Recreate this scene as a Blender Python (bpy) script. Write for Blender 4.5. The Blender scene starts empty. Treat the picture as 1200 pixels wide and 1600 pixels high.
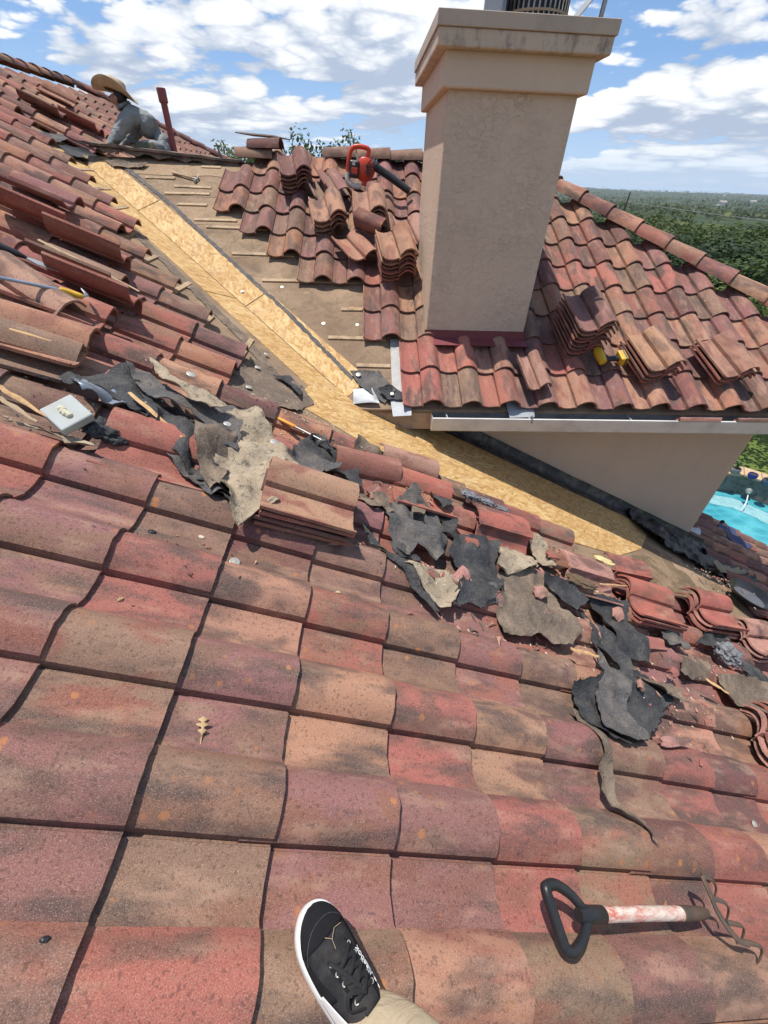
import bpy, bmesh, math, random
from math import sin, cos, pi, radians, sqrt, atan2, exp
from mathutils import Vector, Matrix, noise, geometry

random.seed(7)
scene = bpy.context.scene
COL = scene.collection

# ------------------------------------------------------------------ camera
FOCAL_PX, PITCH, ROLL, YAW = 645.09, 0.67606, 0.041192, -0.064525
def camera_axes():
    F = Vector((0, cos(PITCH), -sin(PITCH))); U = Vector((0, sin(PITCH), cos(PITCH))); X = Vector((1, 0, 0))
    X2 = cos(ROLL) * X + sin(ROLL) * U; U2 = -sin(ROLL) * X + cos(ROLL) * U
    Z = Matrix.Rotation(YAW, 3, 'Z')
    return Z @ X2, Z @ U2, Z @ F
CX, CU, CF = camera_axes()
cam_data = bpy.data.cameras.new('camera')
cam = bpy.data.objects.new('camera', cam_data); COL.objects.link(cam)
cam.matrix_world = Matrix(((CX.x, CU.x, -CF.x, 0), (CX.y, CU.y, -CF.y, 0), (CX.z, CU.z, -CF.z, 0), (0, 0, 0, 1)))
cam_data.sensor_fit = 'VERTICAL'; cam_data.sensor_height = 36.0; cam_data.lens = 36.0 * FOCAL_PX / 1600.0
cam_data.clip_start = 0.02; cam_data.clip_end = 40000
scene.camera = cam
def in_view(p):
    """pixel position of a world point in a 1200 x 1600 frame, and its depth (used only to rank tiles by size)"""
    w = p.dot(CF)
    if w < 0.05: return (1e6, 1e6, w)
    return (600 + FOCAL_PX * p.dot(CX) / w, 800 - FOCAL_PX * p.dot(CU) / w, w)

# ------------------------------------------------------------------ light
SUN = Vector((-0.24, 0.09, 1.0)).normalized()
world = bpy.data.worlds.new('World'); scene.world = world; world.use_nodes = True
def N(nt, typ, **kw):
    n = nt.nodes.new(typ)
    for k, v in kw.items():
        if k.startswith('i_'):
            key = k[2:]
            n.inputs[int(key) if key.isdigit() else key.replace('_', ' ')].default_value = v
        else: setattr(n, k, v)
    return n
def build_world():
    nt = world.node_tree; nt.nodes.clear(); L = nt.links.new
    out = N(nt, 'ShaderNodeOutputWorld')
    sky = N(nt, 'ShaderNodeTexSky', sky_type='NISHITA', sun_disc=False)
    sky.sun_elevation = math.asin(SUN.z); sky.sun_rotation = atan2(SUN.x, SUN.y)
    sky.air_density = 1.0; sky.dust_density = 0.6; sky.ozone_density = 2.0
    bg = N(nt, 'ShaderNodeBackground'); bg.inputs['Strength'].default_value = 0.11
    L(sky.outputs[0], bg.inputs['Color'])
    tc = N(nt, 'ShaderNodeTexCoord')
    sep = N(nt, 'ShaderNodeSeparateXYZ'); L(tc.outputs['Generated'], sep.inputs[0])
    def M(op, a, b=None, c=None, clamp=False):
        m = N(nt, 'ShaderNodeMath', operation=op, use_clamp=clamp)
        for i, v in enumerate((a, b, c)):
            if v is None: continue
            if isinstance(v, (int, float)): m.inputs[i].default_value = v
            else: L(v, m.inputs[i])
        return m.outputs[0]
    zc = M('MAXIMUM', sep.outputs['Z'], 0.0)
    # cumulus layers crowd together towards the horizon
    zz = M('LOGARITHM', M('ADD', zc, 0.07), 2.718)
    def vec(dz, seed, kz=0.75):
        z2 = M('ADD', M('MULTIPLY', zz, kz), dz)
        cmb = N(nt, 'ShaderNodeCombineXYZ'); L(sep.outputs['X'], cmb.inputs[0]); L(sep.outputs['Y'], cmb.inputs[1]); L(z2, cmb.inputs[2])
        mp = N(nt, 'ShaderNodeMapping'); mp.inputs['Location'].default_value = seed; L(cmb.outputs[0], mp.inputs[0]); return mp.outputs[0]
    def cov(v, scale, detail, rough=0.5):
        nz_ = N(nt, 'ShaderNodeTexNoise', i_Scale=scale, i_Detail=detail, i_Roughness=rough, i_Lacunarity=2.2); L(v, nz_.inputs['Vector'])
        return nz_.outputs['Fac']
    SEED = (3.1, 1.7, 0.45)
    v0 = vec(0.0, SEED); v1 = vec(0.10, SEED)
    d0 = cov(v0, 3.0, 3.0); d1 = cov(v1, 3.0, 1.0)
    p1 = M('ABSOLUTE', M('SUBTRACT', cov(v0, 8.5, 0.0), 0.5)); p2 = M('ABSOLUTE', M('SUBTRACT', cov(v0, 19.0, 0.0), 0.5)); p3 = M('ABSOLUTE', M('SUBTRACT', cov(v0, 44.0, 1.0), 0.5))
    puff = M('SUBTRACT', M('ADD', M('ADD', p1, M('MULTIPLY', p2, 0.55)), M('MULTIPLY', p3, 0.30)), 0.20)   # billows with sharp creases
    dens = M('ADD', d0, M('MULTIPLY', puff, 0.42))
    # broken cover above, closing towards the horizon
    thr = M('ADD', CLOUD_T, M('MULTIPLY', zc, 0.16))
    alpha = N(nt, 'ShaderNodeMapRange', interpolation_type='SMOOTHSTEP'); L(dens, alpha.inputs[0])
    L(thr, alpha.inputs[1]); L(M('ADD', thr, 0.05), alpha.inputs[2])
    lit = N(nt, 'ShaderNodeMapRange', interpolation_type='SMOOTHSTEP'); L(M('ADD', M('SUBTRACT', d0, d1), M('MULTIPLY', puff, 0.9)), lit.inputs[0])
    lit.inputs[1].default_value = -0.14; lit.inputs[2].default_value = 0.15
    mix = N(nt, 'ShaderNodeMix', data_type='RGBA'); L(lit.outputs[0], mix.inputs[0])
    mix.inputs[6].default_value = (4.2, 5.0, 6.4, 1); mix.inputs[7].default_value = (9.3, 9.5, 9.7, 1)
    hz = N(nt, 'ShaderNodeMapRange'); L(zc, hz.inputs[0]); hz.inputs[1].default_value = 0.0; hz.inputs[2].default_value = 0.07
    hmix = N(nt, 'ShaderNodeMix', data_type='RGBA'); L(hz.outputs[0], hmix.inputs[0]); hmix.inputs[6].default_value = (5.2, 6.7, 8.5, 1); L(mix.outputs[2], hmix.inputs[7])
    bgc = N(nt, 'ShaderNodeBackground'); bgc.inputs['Strength'].default_value = 0.10; L(hmix.outputs[2], bgc.inputs['Color'])
    # clear air low down is paler than the upper sky
    pale = N(nt, 'ShaderNodeMix', data_type='RGBA'); hp = N(nt, 'ShaderNodeMapRange'); L(zc, hp.inputs[0]); hp.inputs[1].default_value = 0.0; hp.inputs[2].default_value = 0.20; hp.inputs[3].default_value = 0.95; hp.inputs[4].default_value = 0.45
    L(hp.outputs[0], pale.inputs[0]); L(sky.outputs[0], pale.inputs[6]); pc = N(nt, 'ShaderNodeMix', data_type='RGBA'); L(M('MULTIPLY', zc, 6.0, clamp=True), pc.inputs[0]); pc.inputs[6].default_value = (4.6, 6.3, 8.3, 1); pc.inputs[7].default_value = (1.5, 3.4, 7.3, 1); L(pc.outputs[2], pale.inputs[7]); L(pale.outputs[2], bg.inputs['Color'])
    ms = N(nt, 'ShaderNodeMixShader')
    L(M('MULTIPLY', alpha.outputs[0], M('MULTIPLY', zc, 90.0, clamp=True)), ms.inputs[0]); L(bg.outputs[0], ms.inputs[1]); L(bgc.outputs[0], ms.inputs[2])
    L(ms.outputs[0], out.inputs['Surface'])
CLOUD_T = 0.425
build_world()
sun_data = bpy.data.lights.new('sun', 'SUN'); sun_data.energy = 4.9; sun_data.angle = radians(0.55); sun_data.color = (1.0, 0.95, 0.87)
sun = bpy.data.objects.new('sun', sun_data); COL.objects.link(sun)
sun.matrix_world = SUN.to_track_quat('Z', 'Y').to_matrix().to_4x4()
scene.view_settings.view_transform = 'Standard'; scene.view_settings.look = 'None'
scene.view_settings.exposure = 0.2; scene.view_settings.gamma = 1.0
scene.render.engine = 'CYCLES'
scene.cycles.use_denoising = True; scene.cycles.use_adaptive_sampling = True; scene.cycles.adaptive_threshold = 0.02
world.cycles.sampling_method = 'MANUAL'; world.cycles.sample_map_resolution = 512
scene.cycles.max_bounces = 6; scene.cycles.diffuse_bounces = 3; scene.cycles.glossy_bounces = 2; scene.cycles.transparent_max_bounces = 6
scene.cycles.caustics_reflective = False; scene.cycles.caustics_refractive = False

# ------------------------------------------------------------------ helpers
WM = {}                                         # world matrices by object
I4 = Matrix.Identity(4)
def place(o, m, parent=None):
    WM[o] = m
    if parent is not None:
        o.parent = parent
        o.matrix_basis = WM[parent].inverted() @ m
    else: o.matrix_basis = m
    return o
def tag(o, label=None, cat=None, group=None, kind=None):
    if label: o['label'] = label
    if cat: o['category'] = cat
    if group: o['group'] = group
    if kind: o['kind'] = kind
    return o
def empty(name, m=I4, parent=None):
    o = bpy.data.objects.new(name, None); COL.objects.link(o); o.empty_display_size = 0.1
    return place(o, m, parent)
def link(name, mesh, m=I4, parent=None):
    o = bpy.data.objects.new(name, mesh); COL.objects.link(o)
    return place(o, m, parent)
class MB:
    """collects vertices and faces of one mesh"""
    def __init__(s): s.v = []; s.f = []; s.mi = []
    def add(s, vs, fs, mi=0):
        b = len(s.v); s.v += [tuple(x) for x in vs]
        for f in fs: s.f.append(tuple(i + b for i in f)); s.mi.append(mi)
    def box(s, x0, x1, y0, y1, z0, z1, m=None, mi=0):
        vs = [Vector(p) for p in ((x0,y0,z0),(x1,y0,z0),(x1,y1,z0),(x0,y1,z0),(x0,y0,z1),(x1,y0,z1),(x1,y1,z1),(x0,y1,z1))]
        if m is not None: vs = [m @ v for v in vs]
        s.add(vs, [(0,3,2,1),(4,5,6,7),(0,1,5,4),(1,2,6,5),(2,3,7,6),(3,0,4,7)], mi)
    def tube(s, pts, rad, n=8, mi=0, caps=True, flat=None):
        """tube along points; rad a number or a list; flat = (a, b) squashes the section"""
        pts = [Vector(p) for p in pts]; k = len(pts)
        rads = rad if isinstance(rad, (list, tuple)) else [rad] * k
        vs = []; prev = None
        for i, p in enumerate(pts):
            d = (pts[min(i + 1, k - 1)] - pts[max(i - 1, 0)]).normalized()
            if prev is None:
                a = Vector((0, 0, 1)) if abs(d.z) < 0.9 else Vector((1, 0, 0))
                u = d.cross(a).normalized()
            else:
                u = (prev - d * prev.dot(d)).normalized()
            w = d.cross(u); prev = u
            fa, fb = flat or (1, 1)
            for j in range(n):
                t = 2 * pi * j / n
                vs.append(p + (u * cos(t) * fa + w * sin(t) * fb) * rads[i])
        fs = [(i*n + j, i*n + (j+1) % n, (i+1)*n + (j+1) % n, (i+1)*n + j) for i in range(k - 1) for j in range(n)]
        if caps: fs += [tuple(range(n))[::-1], tuple((k-1)*n + j for j in range(n))]
        s.add(vs, fs, mi)
    def lathe(s, prof, n=20, m=I4, mi=0, caps=True):
        vs = [m @ Vector((r * cos(2*pi*j/n), r * sin(2*pi*j/n), z)) for r, z in prof for j in range(n)]
        k = len(prof)
        fs = [(i*n + j, i*n + (j+1) % n, (i+1)*n + (j+1) % n, (i+1)*n + j) for i in range(k - 1) for j in range(n)]
        if caps: fs += [tuple(range(n))[::-1], tuple((k-1)*n + j for j in range(n))]
        s.add(vs, fs, mi)
    def prism(s, outline, z0, z1, m=I4, mi=0):
        n = len(outline)
        vs = [m @ Vector((x, y, z0)) for x, y in outline] + [m @ Vector((x, y, z1)) for x, y in outline]
        s.add(vs, [tuple(range(n))[::-1], tuple(range(n, 2*n))] + [(i, (i+1) % n, (i+1) % n + n, i + n) for i in range(n)], mi)
    def mesh(s, name, mats, smooth=None):
        me = bpy.data.meshes.new(name); me.from_pydata(s.v, [], s.f)
        for m in (mats if isinstance(mats, (list, tuple)) else [mats]): me.materials.append(m)
        if any(s.mi): me.polygons.foreach_set('material_index', s.mi)
        if smooth is not None:
            me.polygons.foreach_set('use_smooth', [True] * len(me.polygons))
            me.set_sharp_from_angle(angle=radians(smooth))
        me.update()
        return me
    def build(s, name, mats, parent=None, m=None, smooth=None):
        """links as an object; m is its world matrix (vertices are in that frame)"""
        me = s.mesh(name, mats, smooth)
        return link(name, me, m if m is not None else (WM[parent] if parent else I4), parent)
def bevel(o, w, seg=2, ang=40):
    b = o.modifiers.new('bevel', 'BEVEL'); b.width = w; b.segments = seg; b.limit_method = 'ANGLE'; b.angle_limit = radians(ang)
    return o
def T(x, y, z): return Matrix.Translation((x, y, z))
def RX(a): return Matrix.Rotation(a, 4, 'X')
def RY(a): return Matrix.Rotation(a, 4, 'Y')
def RZ(a): return Matrix.Rotation(a, 4, 'Z')
def S3(x, y, z): return Matrix.Diagonal((x, y, z, 1))
def nz(x, y, z=0.0): return noise.noise(Vector((x, y, z)))

# ------------------------------------------------------------------ materials
def mat(name):
    m = bpy.data.materials.new(name); m.use_nodes = True
    nt = m.node_tree; b = nt.nodes['Principled BSDF']
    return m, nt, b
class G:
    """short node writer"""
    def __init__(s, nt): s.nt = nt
    def n(s, typ, **kw): return N(s.nt, typ, **kw)
    def l(s, a, b): s.nt.links.new(a, b)
    def val(s, sock, v):
        if isinstance(v, (int, float)): sock.default_value = v
        elif isinstance(v, (tuple, list)): sock.default_value = tuple(v) + ((1,) if len(v) == 3 and sock.type == 'RGBA' else ())
        else: s.l(v, sock)
    def math(s, op, a, b=0.0, clamp=False):
        m = s.n('ShaderNodeMath', operation=op, use_clamp=clamp); s.val(m.inputs[0], a); s.val(m.inputs[1], b); return m.outputs[0]
    def mix(s, f, a, b, blend='MIX'):
        m = s.n('ShaderNodeMix', data_type='RGBA', blend_type=blend); s.val(m.inputs[0], f); s.val(m.inputs[6], a); s.val(m.inputs[7], b); return m.outputs[2]
    def rng(s, v, a, b, c=0.0, d=1.0, smooth=False):
        m = s.n('ShaderNodeMapRange'); m.interpolation_type = 'SMOOTHSTEP' if smooth else 'LINEAR'
        s.val(m.inputs[0], v)
        for i, x in zip((1, 2, 3, 4), (a, b, c, d)): m.inputs[i].default_value = x
        return m.outputs[0]
    def noise(s, vec, scale, detail=3.0, rough=0.55, dist=0.0):
        m = s.n('ShaderNodeTexNoise', i_Scale=scale, i_Detail=detail, i_Roughness=rough, i_Distortion=dist)
        if vec is not None: s.l(vec, m.inputs['Vector'])
        return m.outputs['Fac']
    def vor(s, vec, scale, feature='F1', rnd=1.0):
        m = s.n('ShaderNodeTexVoronoi', feature=feature, i_Scale=scale, i_Randomness=rnd)
        if vec is not None: s.l(vec, m.inputs['Vector'])
        return m
    def ramp(s, f, stops):
        m = s.n('ShaderNodeValToRGB'); el = m.color_ramp.elements
        while len(el) < len(stops): el.new(0.5)
        for e, (p, c) in zip(el, stops): e.position = p; e.color = tuple(c) + (1,)
        s.l(f, m.inputs[0]); return m.outputs[0]
    def obj(s): return s.n('ShaderNodeTexCoord').outputs['Object']
    def mapv(s, vec, loc=(0,0,0), rot=(0,0,0), scl=(1,1,1)):
        m = s.n('ShaderNodeMapping'); m.inputs[1].default_value = loc; m.inputs[2].default_value = rot; m.inputs[3].default_value = scl; s.l(vec, m.inputs[0]); return m.outputs[0]
    def bump(s, h, strength, dist, nrm=None):
        m = s.n('ShaderNodeBump', i_Strength=strength, i_Distance=dist); s.l(h, m.inputs['Height'])
        if nrm is not None: s.l(nrm, m.inputs['Normal'])
        return m.outputs[0]
MATS = {}
def tile_material(name, island=False, clean=False):
    m, nt, b = mat(name); g = G(nt)
    if island:
        geo = g.n('ShaderNodeNewGeometry'); rnd = geo.outputs['Random Per Island']
        base = g.ramp(rnd, [(0.0, (.31,.105,.078)), (0.2, (.22,.098,.088)), (0.42, (.34,.185,.122)), (0.6, (.21,.132,.094)), (0.8, (.30,.12,.09)), (1.0, (.35,.165,.098))])
        co = g.n('ShaderNodeTexCoord').outputs['Object']
    else:
        oi = g.n('ShaderNodeObjectInfo'); rnd = oi.outputs['Random']; base = oi.outputs['Color']
        vo = g.n('ShaderNodeVectorMath', operation='SCALE'); vo.inputs[0].default_value = (37.0, 91.0, 53.0); g.l(rnd, vo.inputs['Scale'])
        va = g.n('ShaderNodeVectorMath', operation='ADD'); g.l(g.obj(), va.inputs[0]); g.l(vo.outputs[0], va.inputs[1]); co = va.outputs[0]
    # second blend colour in broad cloudy patches
    second = g.ramp(g.math('FRACT', g.math('MULTIPLY', rnd, 7.31)), [(0.0, (.24,.075,.058)), (0.35, (.22,.125,.078)), (0.65, (.10,.058,.052)), (1.0, (.30,.11,.075))])
    col = g.mix(g.rng(g.noise(g.mapv(co, scl=(1, 2.2, 1)), 4.2, 2, .6, .4), .43, .64, 0, .85, True), base, second)
    # weathering: sooty grey-brown bloom, each patch with its own shape
    soot = g.rng(g.noise(g.mapv(co, loc=(5, 2, 1), scl=(.55, 1.7, 1)), 6.0, 3, .62), .46, .69, 0, .80 if not clean else .25, True)
    col = g.mix(soot, col, (.078, .057, .050))
    pale = g.rng(g.noise(g.mapv(co, loc=(1, 7, 3), scl=(.6, 1.7, 1)), 9.0, 2, .6), .52, .74, 0, .42, True)
    col = g.mix(pale, col, (.42, .26, .18))
    # sand grains
    gr = g.noise(co, 420, 1, .7)
    col = g.mix(g.rng(gr, .56, .70, 0, .45), col, (.46, .34, .27))
    col = g.mix(g.rng(gr, .43, .30, 0, .50), col, (.035, .022, .020))
    md = g.noise(co, 95, 1, .65)
    col = g.mix(g.rng(md, .42, .30, 0, .45), col, (.05, .034, .03))
    if not clean:
        # orange lichen spots
        v = g.vor(co, 26.0)
        sc = g.n('ShaderNodeSeparateColor'); g.l(v.outputs['Color'], sc.inputs[0])
        rad = g.rng(sc.outputs[0], .66, 1.0, 0.0, .34)
        wob = g.math('ADD', v.outputs['Distance'], g.math('MULTIPLY', g.math('SUBTRACT', g.noise(co, 95, 2, .7), .5), .75))
        spot = g.rng(g.math('SUBTRACT', rad, wob), 0.0, .06, 0, .8)
        spot = g.math('MULTIPLY', spot, g.rng(g.noise(co, 3.0, 1), .44, .58, 0.0, 1.0))
        col = g.mix(spot, col, (.40, .17, .07))
    g.l(col, b.inputs['Base Color'])
    b.inputs['Roughness'].default_value = .88; b.inputs['Specular IOR Level'].default_value = .25
    h = g.math('ADD', g.math('MULTIPLY', gr, .5), g.math('MULTIPLY', md, .8))
    g.l(g.bump(h, .55, .0025), b.inputs['Normal'])
    return m
TILE = tile_material('concrete_tile'); TILE_FAR = tile_material('concrete_tile_mass', island=True); TILE_CLEAN = tile_material('concrete_tile_clean', clean=True)
def felt_mat(name, col, dust, damt=.6, soil=(.02, .02, .02), samt=.4, rough=.85):
    m, nt, b = mat(name); g = G(nt); co = g.obj()
    c = g.mix(g.noise(co, 6, 4, .65), tuple(x * .6 for x in col), tuple(x * 1.35 for x in col))
    c = g.mix(g.rng(g.noise(g.mapv(co, loc=(3, 3, 3)), 7, 5, .7, .8), .46, .66, 0, damt), c, dust)
    c = g.mix(g.rng(g.noise(g.mapv(co, loc=(8, 1, 2)), 30, 4, .7), .54, .66, 0, samt), c, soil)
    c = g.mix(g.rng(g.noise(co, 260, 2, .7), .58, .66, 0, .55), c, tuple(min(1, x * 1.8 + .05) for x in dust))
    g.l(c, b.inputs['Base Color']); b.inputs['Roughness'].default_value = rough; b.inputs['Specular IOR Level'].default_value = .35
    h = g.math('ADD', g.noise(co, 24, 5, .6, 1.5), g.math('MULTIPLY', g.noise(co, 180, 3, .6), .25))
    g.l(g.bump(h, .8, .010), b.inputs['Normal'])
    return m
def simple(name, col, rough=.6, metal=0.0, var=.25, scale=12.0, bump=0.0, bscale=80.0, dark=None, dscale=5.0, damt=.5, spec=.4, det=4):
    m, nt, b = mat(name); g = G(nt); co = g.obj()
    lo = tuple(c * (1 - var) for c in col); hi = tuple(min(1, c * (1 + var)) for c in col)
    c = g.mix(g.noise(co, scale, det, .6), lo, hi)
    if dark: c = g.mix(g.rng(g.noise(g.mapv(co, loc=(3, 3, 3)), dscale, 6, .65), .48, .66, 0, damt), c, dark)
    g.l(c, b.inputs['Base Color']); b.inputs['Roughness'].default_value = rough; b.inputs['Metallic'].default_value = metal; b.inputs['Specular IOR Level'].default_value = spec
    if bump: g.l(g.bump(g.noise(co, bscale, 5, .65), bump, .004), b.inputs['Normal'])
    return m
FELT_DECK = None
def felt_deck():
    m, nt, b = mat('old_brown_felt'); g = G(nt); co = g.obj()
    c = g.mix(g.rng(g.noise(g.mapv(co, scl=(1, 1, 1)), 1.6, 6, .62, .6), .35, .68), (.17, .110, .068), (.34, .235, .15))
    c = g.mix(g.rng(g.noise(co, 7, 5, .7, .8), .50, .70, 0, .7), c, (.11, .076, .055))
    c = g.mix(g.rng(g.noise(co, 140, 3, .7), .45, .62, 0, .35), c, (.33, .26, .19))
    g.l(c, b.inputs['Base Color']); b.inputs['Roughness'].default_value = .93; b.inputs['Specular IOR Level'].default_value = .2
    h = g.math('ADD', g.noise(co, 9, 6, .6, 1.2), g.math('MULTIPLY', g.noise(co, 200, 2), .12))
    g.l(g.bump(h, .6, .02), b.inputs['Normal'])
    return m
FELT_DECK = felt_deck()
def osb():
    m, nt, b = mat('oriented_strand_board'); g = G(nt); co = g.obj()
    c = None
    layers = []
    for k, (ang, sx, sy) in enumerate(((.2, 13, 46), (1.3, 14, 44), (2.3, 12, 50), (2.9, 15, 46))):
        v = g.vor(g.mapv(g.mapv(co, loc=(k * 3.3, k * 1.7, 0), rot=(0, 0, ang)), scl=(sx, sy, 1)), 1.0)
        sc = g.n('ShaderNodeSeparateColor'); g.l(v.outputs['Color'], sc.inputs[0]); layers.append((sc.outputs[0], sc.outputs[1], v.outputs['Distance']))
    c = g.ramp(layers[0][0], [(0, (.40,.235,.085)), (.5, (.52,.325,.13)), (1, (.60,.42,.20))])
    for k in (1, 2, 3):
        c2 = g.ramp(layers[k][0], [(0, (.37,.205,.07)), (.45, (.52,.33,.135)), (1, (.62,.45,.225))])
        c = g.mix(g.rng(layers[k][1], .58, .62), c, c2)
    c = g.mix(g.rng(g.noise(g.mapv(g.mapv(co, rot=(0,0,.6)), scl=(22, 130, 1)), 1.0, 2, .6), .60, .68, 0, .6), c, (.20, .10, .035))
    c = g.mix(g.rng(g.noise(co, 1.5, 4, .6), .42, .70, 0, .40), c, (.33, .17, .055))
    c = g.mix(g.rng(g.noise(g.mapv(co, loc=(2, 2, 2)), 5, 5, .7), .54, .72, 0, .45), c, (.30, .22, .14))
    g.l(c, b.inputs['Base Color']); b.inputs['Roughness'].default_value = .72; b.inputs['Specular IOR Level'].default_value = .3
    g.l(g.bump(g.math('ADD', layers[1][0], layers[2][0]), .35, .0018), b.inputs['Normal'])
    return m
OSB = osb()
def stucco(name, coarse, col=(.575, .445, .34)):
    m, nt, b = mat(name); g = G(nt); co = g.obj()
    c = g.mix(g.noise(co, 2.2, 5, .6), tuple(x * .9 for x in col), tuple(x * 1.08 for x in col))
    c = g.mix(g.rng(g.noise(co, 60, 4), .55, .75, 0, .18), c, tuple(x * .7 for x in col))
    c = g.mix(g.rng(g.noise(g.mapv(co, scl=(5, 5, .7)), 1.4, 5, .7), .52, .74, 0, .14), c, tuple(x * .6 for x in col))
    g.l(c, b.inputs['Base Color']); b.inputs['Roughness'].default_value = .9; b.inputs['Specular IOR Level'].default_value = .2
    if coarse:   # knocked-down trowel texture: flat islands with ragged edges
        a = g.rng(g.noise(g.mapv(co, scl=(1, 1, 1.3)), 21, 5, .66, .6), .44, .60, 0, 1, True)
        a = g.math('MULTIPLY', a, g.rng(g.noise(g.mapv(co, loc=(4, 4, 4)), 3.2, 3, .6), .36, .60, .25, 1.0))
        h = g.math('ADD', a, g.math('MULTIPLY', g.noise(co, 170, 3, .6), .35))
        g.l(g.bump(h, .8, .0055), b.inputs['Normal'])
    else:
        h = g.math('ADD', g.math('MULTIPLY', g.noise(co, 34, 5, .6, .8), .7), g.math('MULTIPLY', g.noise(co, 240, 2), .4))
        g.l(g.bump(h, .5, .004), b.inputs['Normal'])
    return m
STUCCO = stucco('knockdown_stucco', True); STUCCO_FINE = stucco('sand_stucco', False); STUCCO_WALL = stucco('wall_stucco', False, (.55, .42, .32))
def cap_stucco():
    m, nt, b = mat('stained_cap'); g = G(nt); co = g.obj()
    c = g.mix(g.noise(co, 3, 5), (.46, .36, .275), (.56, .44, .34))
    drip = g.noise(g.mapv(co, scl=(3, 3, 1.6)), 2.6, 6, .8)
    c = g.mix(g.rng(drip, .50, .72, 0, .8), c, (.035, .033, .03))
    g.l(c, b.inputs['Base Color']); b.inputs['Roughness'].default_value = .9
    g.l(g.bump(g.noise(co, 70, 4), .5, .004), b.inputs['Normal'])
    return m
CAPST = cap_stucco()
WHITE_METAL = simple('aged_gutter_enamel', (.62, .585, .54), .42, var=.08, scale=6, dark=(.25, .22, .19), dscale=4, damt=.35)
GUTTER_IN = simple('grimy_gutter_lining', (.16, .165, .17), .5, var=.3, scale=8, dark=(.05, .045, .04), damt=.6)
GALV = simple('galvanised_steel', (.34, .355, .37), .55, .35, var=.18, scale=14, dark=(.2, .2, .2), damt=.3)
BLACK_METAL = simple('black_tar_flashing', (.035, .035, .038), .5, .2, var=.5, scale=20, bump=.5, bscale=60, dark=(.20, .17, .14), dscale=9, damt=.5)
RED_FLASH = simple('maroon_painted_flashing', (.16, .035, .04), .55, var=.2)
PIPE_RED = simple('painted_vent_pipe', (.22, .055, .05), .55, var=.15, dark=(.10, .04, .035), damt=.5)
WOOD = simple('weathered_batten', (.40, .285, .175), .85, var=.3, scale=30, bump=.5, bscale=60, dark=(.10, .07, .05), dscale=8, damt=.6)
WOOD_NEW = simple('split_pale_wood', (.55, .34, .16), .8, var=.3, scale=40, bump=.5, bscale=90, dark=(.22, .11, .05), dscale=14, damt=.5)
OLD_BOARD = simple('rotten_grey_board', (.17, .13, .10), .9, var=.4, scale=18, bump=.8, bscale=40, dark=(.045, .038, .034), dscale=6, damt=.75)
FELT_BLACK = felt_mat('torn_black_felt', (.030, .031, .034), (.105, .092, .080), .55, rough=.7)
FELT_GREY = felt_mat('torn_grey_felt', (.075, .072, .072), (.19, .155, .125), .6)
FELT_BROWN = felt_mat('dusty_brown_felt', (.135, .100, .074), (.27, .20, .14), .7, (.05, .04, .035), .5)
FELT_TAN = felt_mat('mouldy_tan_felt', (.30, .235, .16), (.42, .34, .24), .6, (.045, .043, .04), .85)
MORTAR = simple('pale_mortar_crumbs', (.55, .47, .36), .95, var=.3, scale=30, bump=1.0, bscale=60)
MORTAR_GREY = simple('grey_fibrous_mortar', (.20, .205, .215), .95, var=.7, scale=45, bump=1.0, bscale=90, dark=(.03, .03, .032), dscale=30, damt=.8)
SILVER = simple('tin_cap', (.50, .48, .42), .45, .5, var=.15)
STEEL = simple('worn_steel', (.30, .29, .28), .42, .8, var=.3, scale=30, dark=(.10, .065, .045), dscale=12, damt=.6)
RUST = simple('rusty_iron', (.10, .075, .058), .62, .25, var=.4, scale=30, bump=.5, bscale=120, dark=(.20, .10, .05), dscale=14, damt=.5)

# ------------------------------------------------------------------ roof frames: x down the slope, y across, z out of the roof
SL = 0.442319; C_, S_ = cos(SL), sin(SL)
MA = Matrix(((C_, 0, S_, 0), (0, 1, 0, 0), (-S_, 0, C_, -1.391), (0, 0, 0, 1)))
MBF = Matrix(((0, 1, 0, 0), (-C_, 0, -S_, 0), (-S_, 0, C_, -2.8686), (0, 0, 0, 1)))
DECK = -0.080                                   # deck below the mean tile surface
EXP, WID, ZP, TILT = 0.343, 0.3325, -0.034, 0.061
S0, V0 = 0.100, 0.142
PROF = [(-.014,.018),(-.012,.033),(-.003,.034),(.000,.025),(.020,.013),(.050,.003),(.080,-.001),(.110,.003),(.138,.011),(.148,.013),(.151,.003),(.158,.003),(.160,.036),(.170,.048),(.185,.062),(.205,.076),(.228,.086),(.250,.089),(.272,.086),(.294,.075),(.313,.060),(.327,.044),(.338,.031)]
def prof_z(v):
    v = v % WID
    for (a, za), (b, zb) in zip(PROF[3:], PROF[4:]):
        if a <= v <= b: return za + (zb - za) * (v - a) / max(b - a, 1e-6)
    return .030
def top_z(s, y):
    """height of the laid tiles of the main roof, smoothed a little"""
    k = math.ceil((s - S0) / EXP - 1e-6); x = s - (S0 + k * EXP)
    return ZP + prof_z(y - V0) + TILT * x
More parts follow.
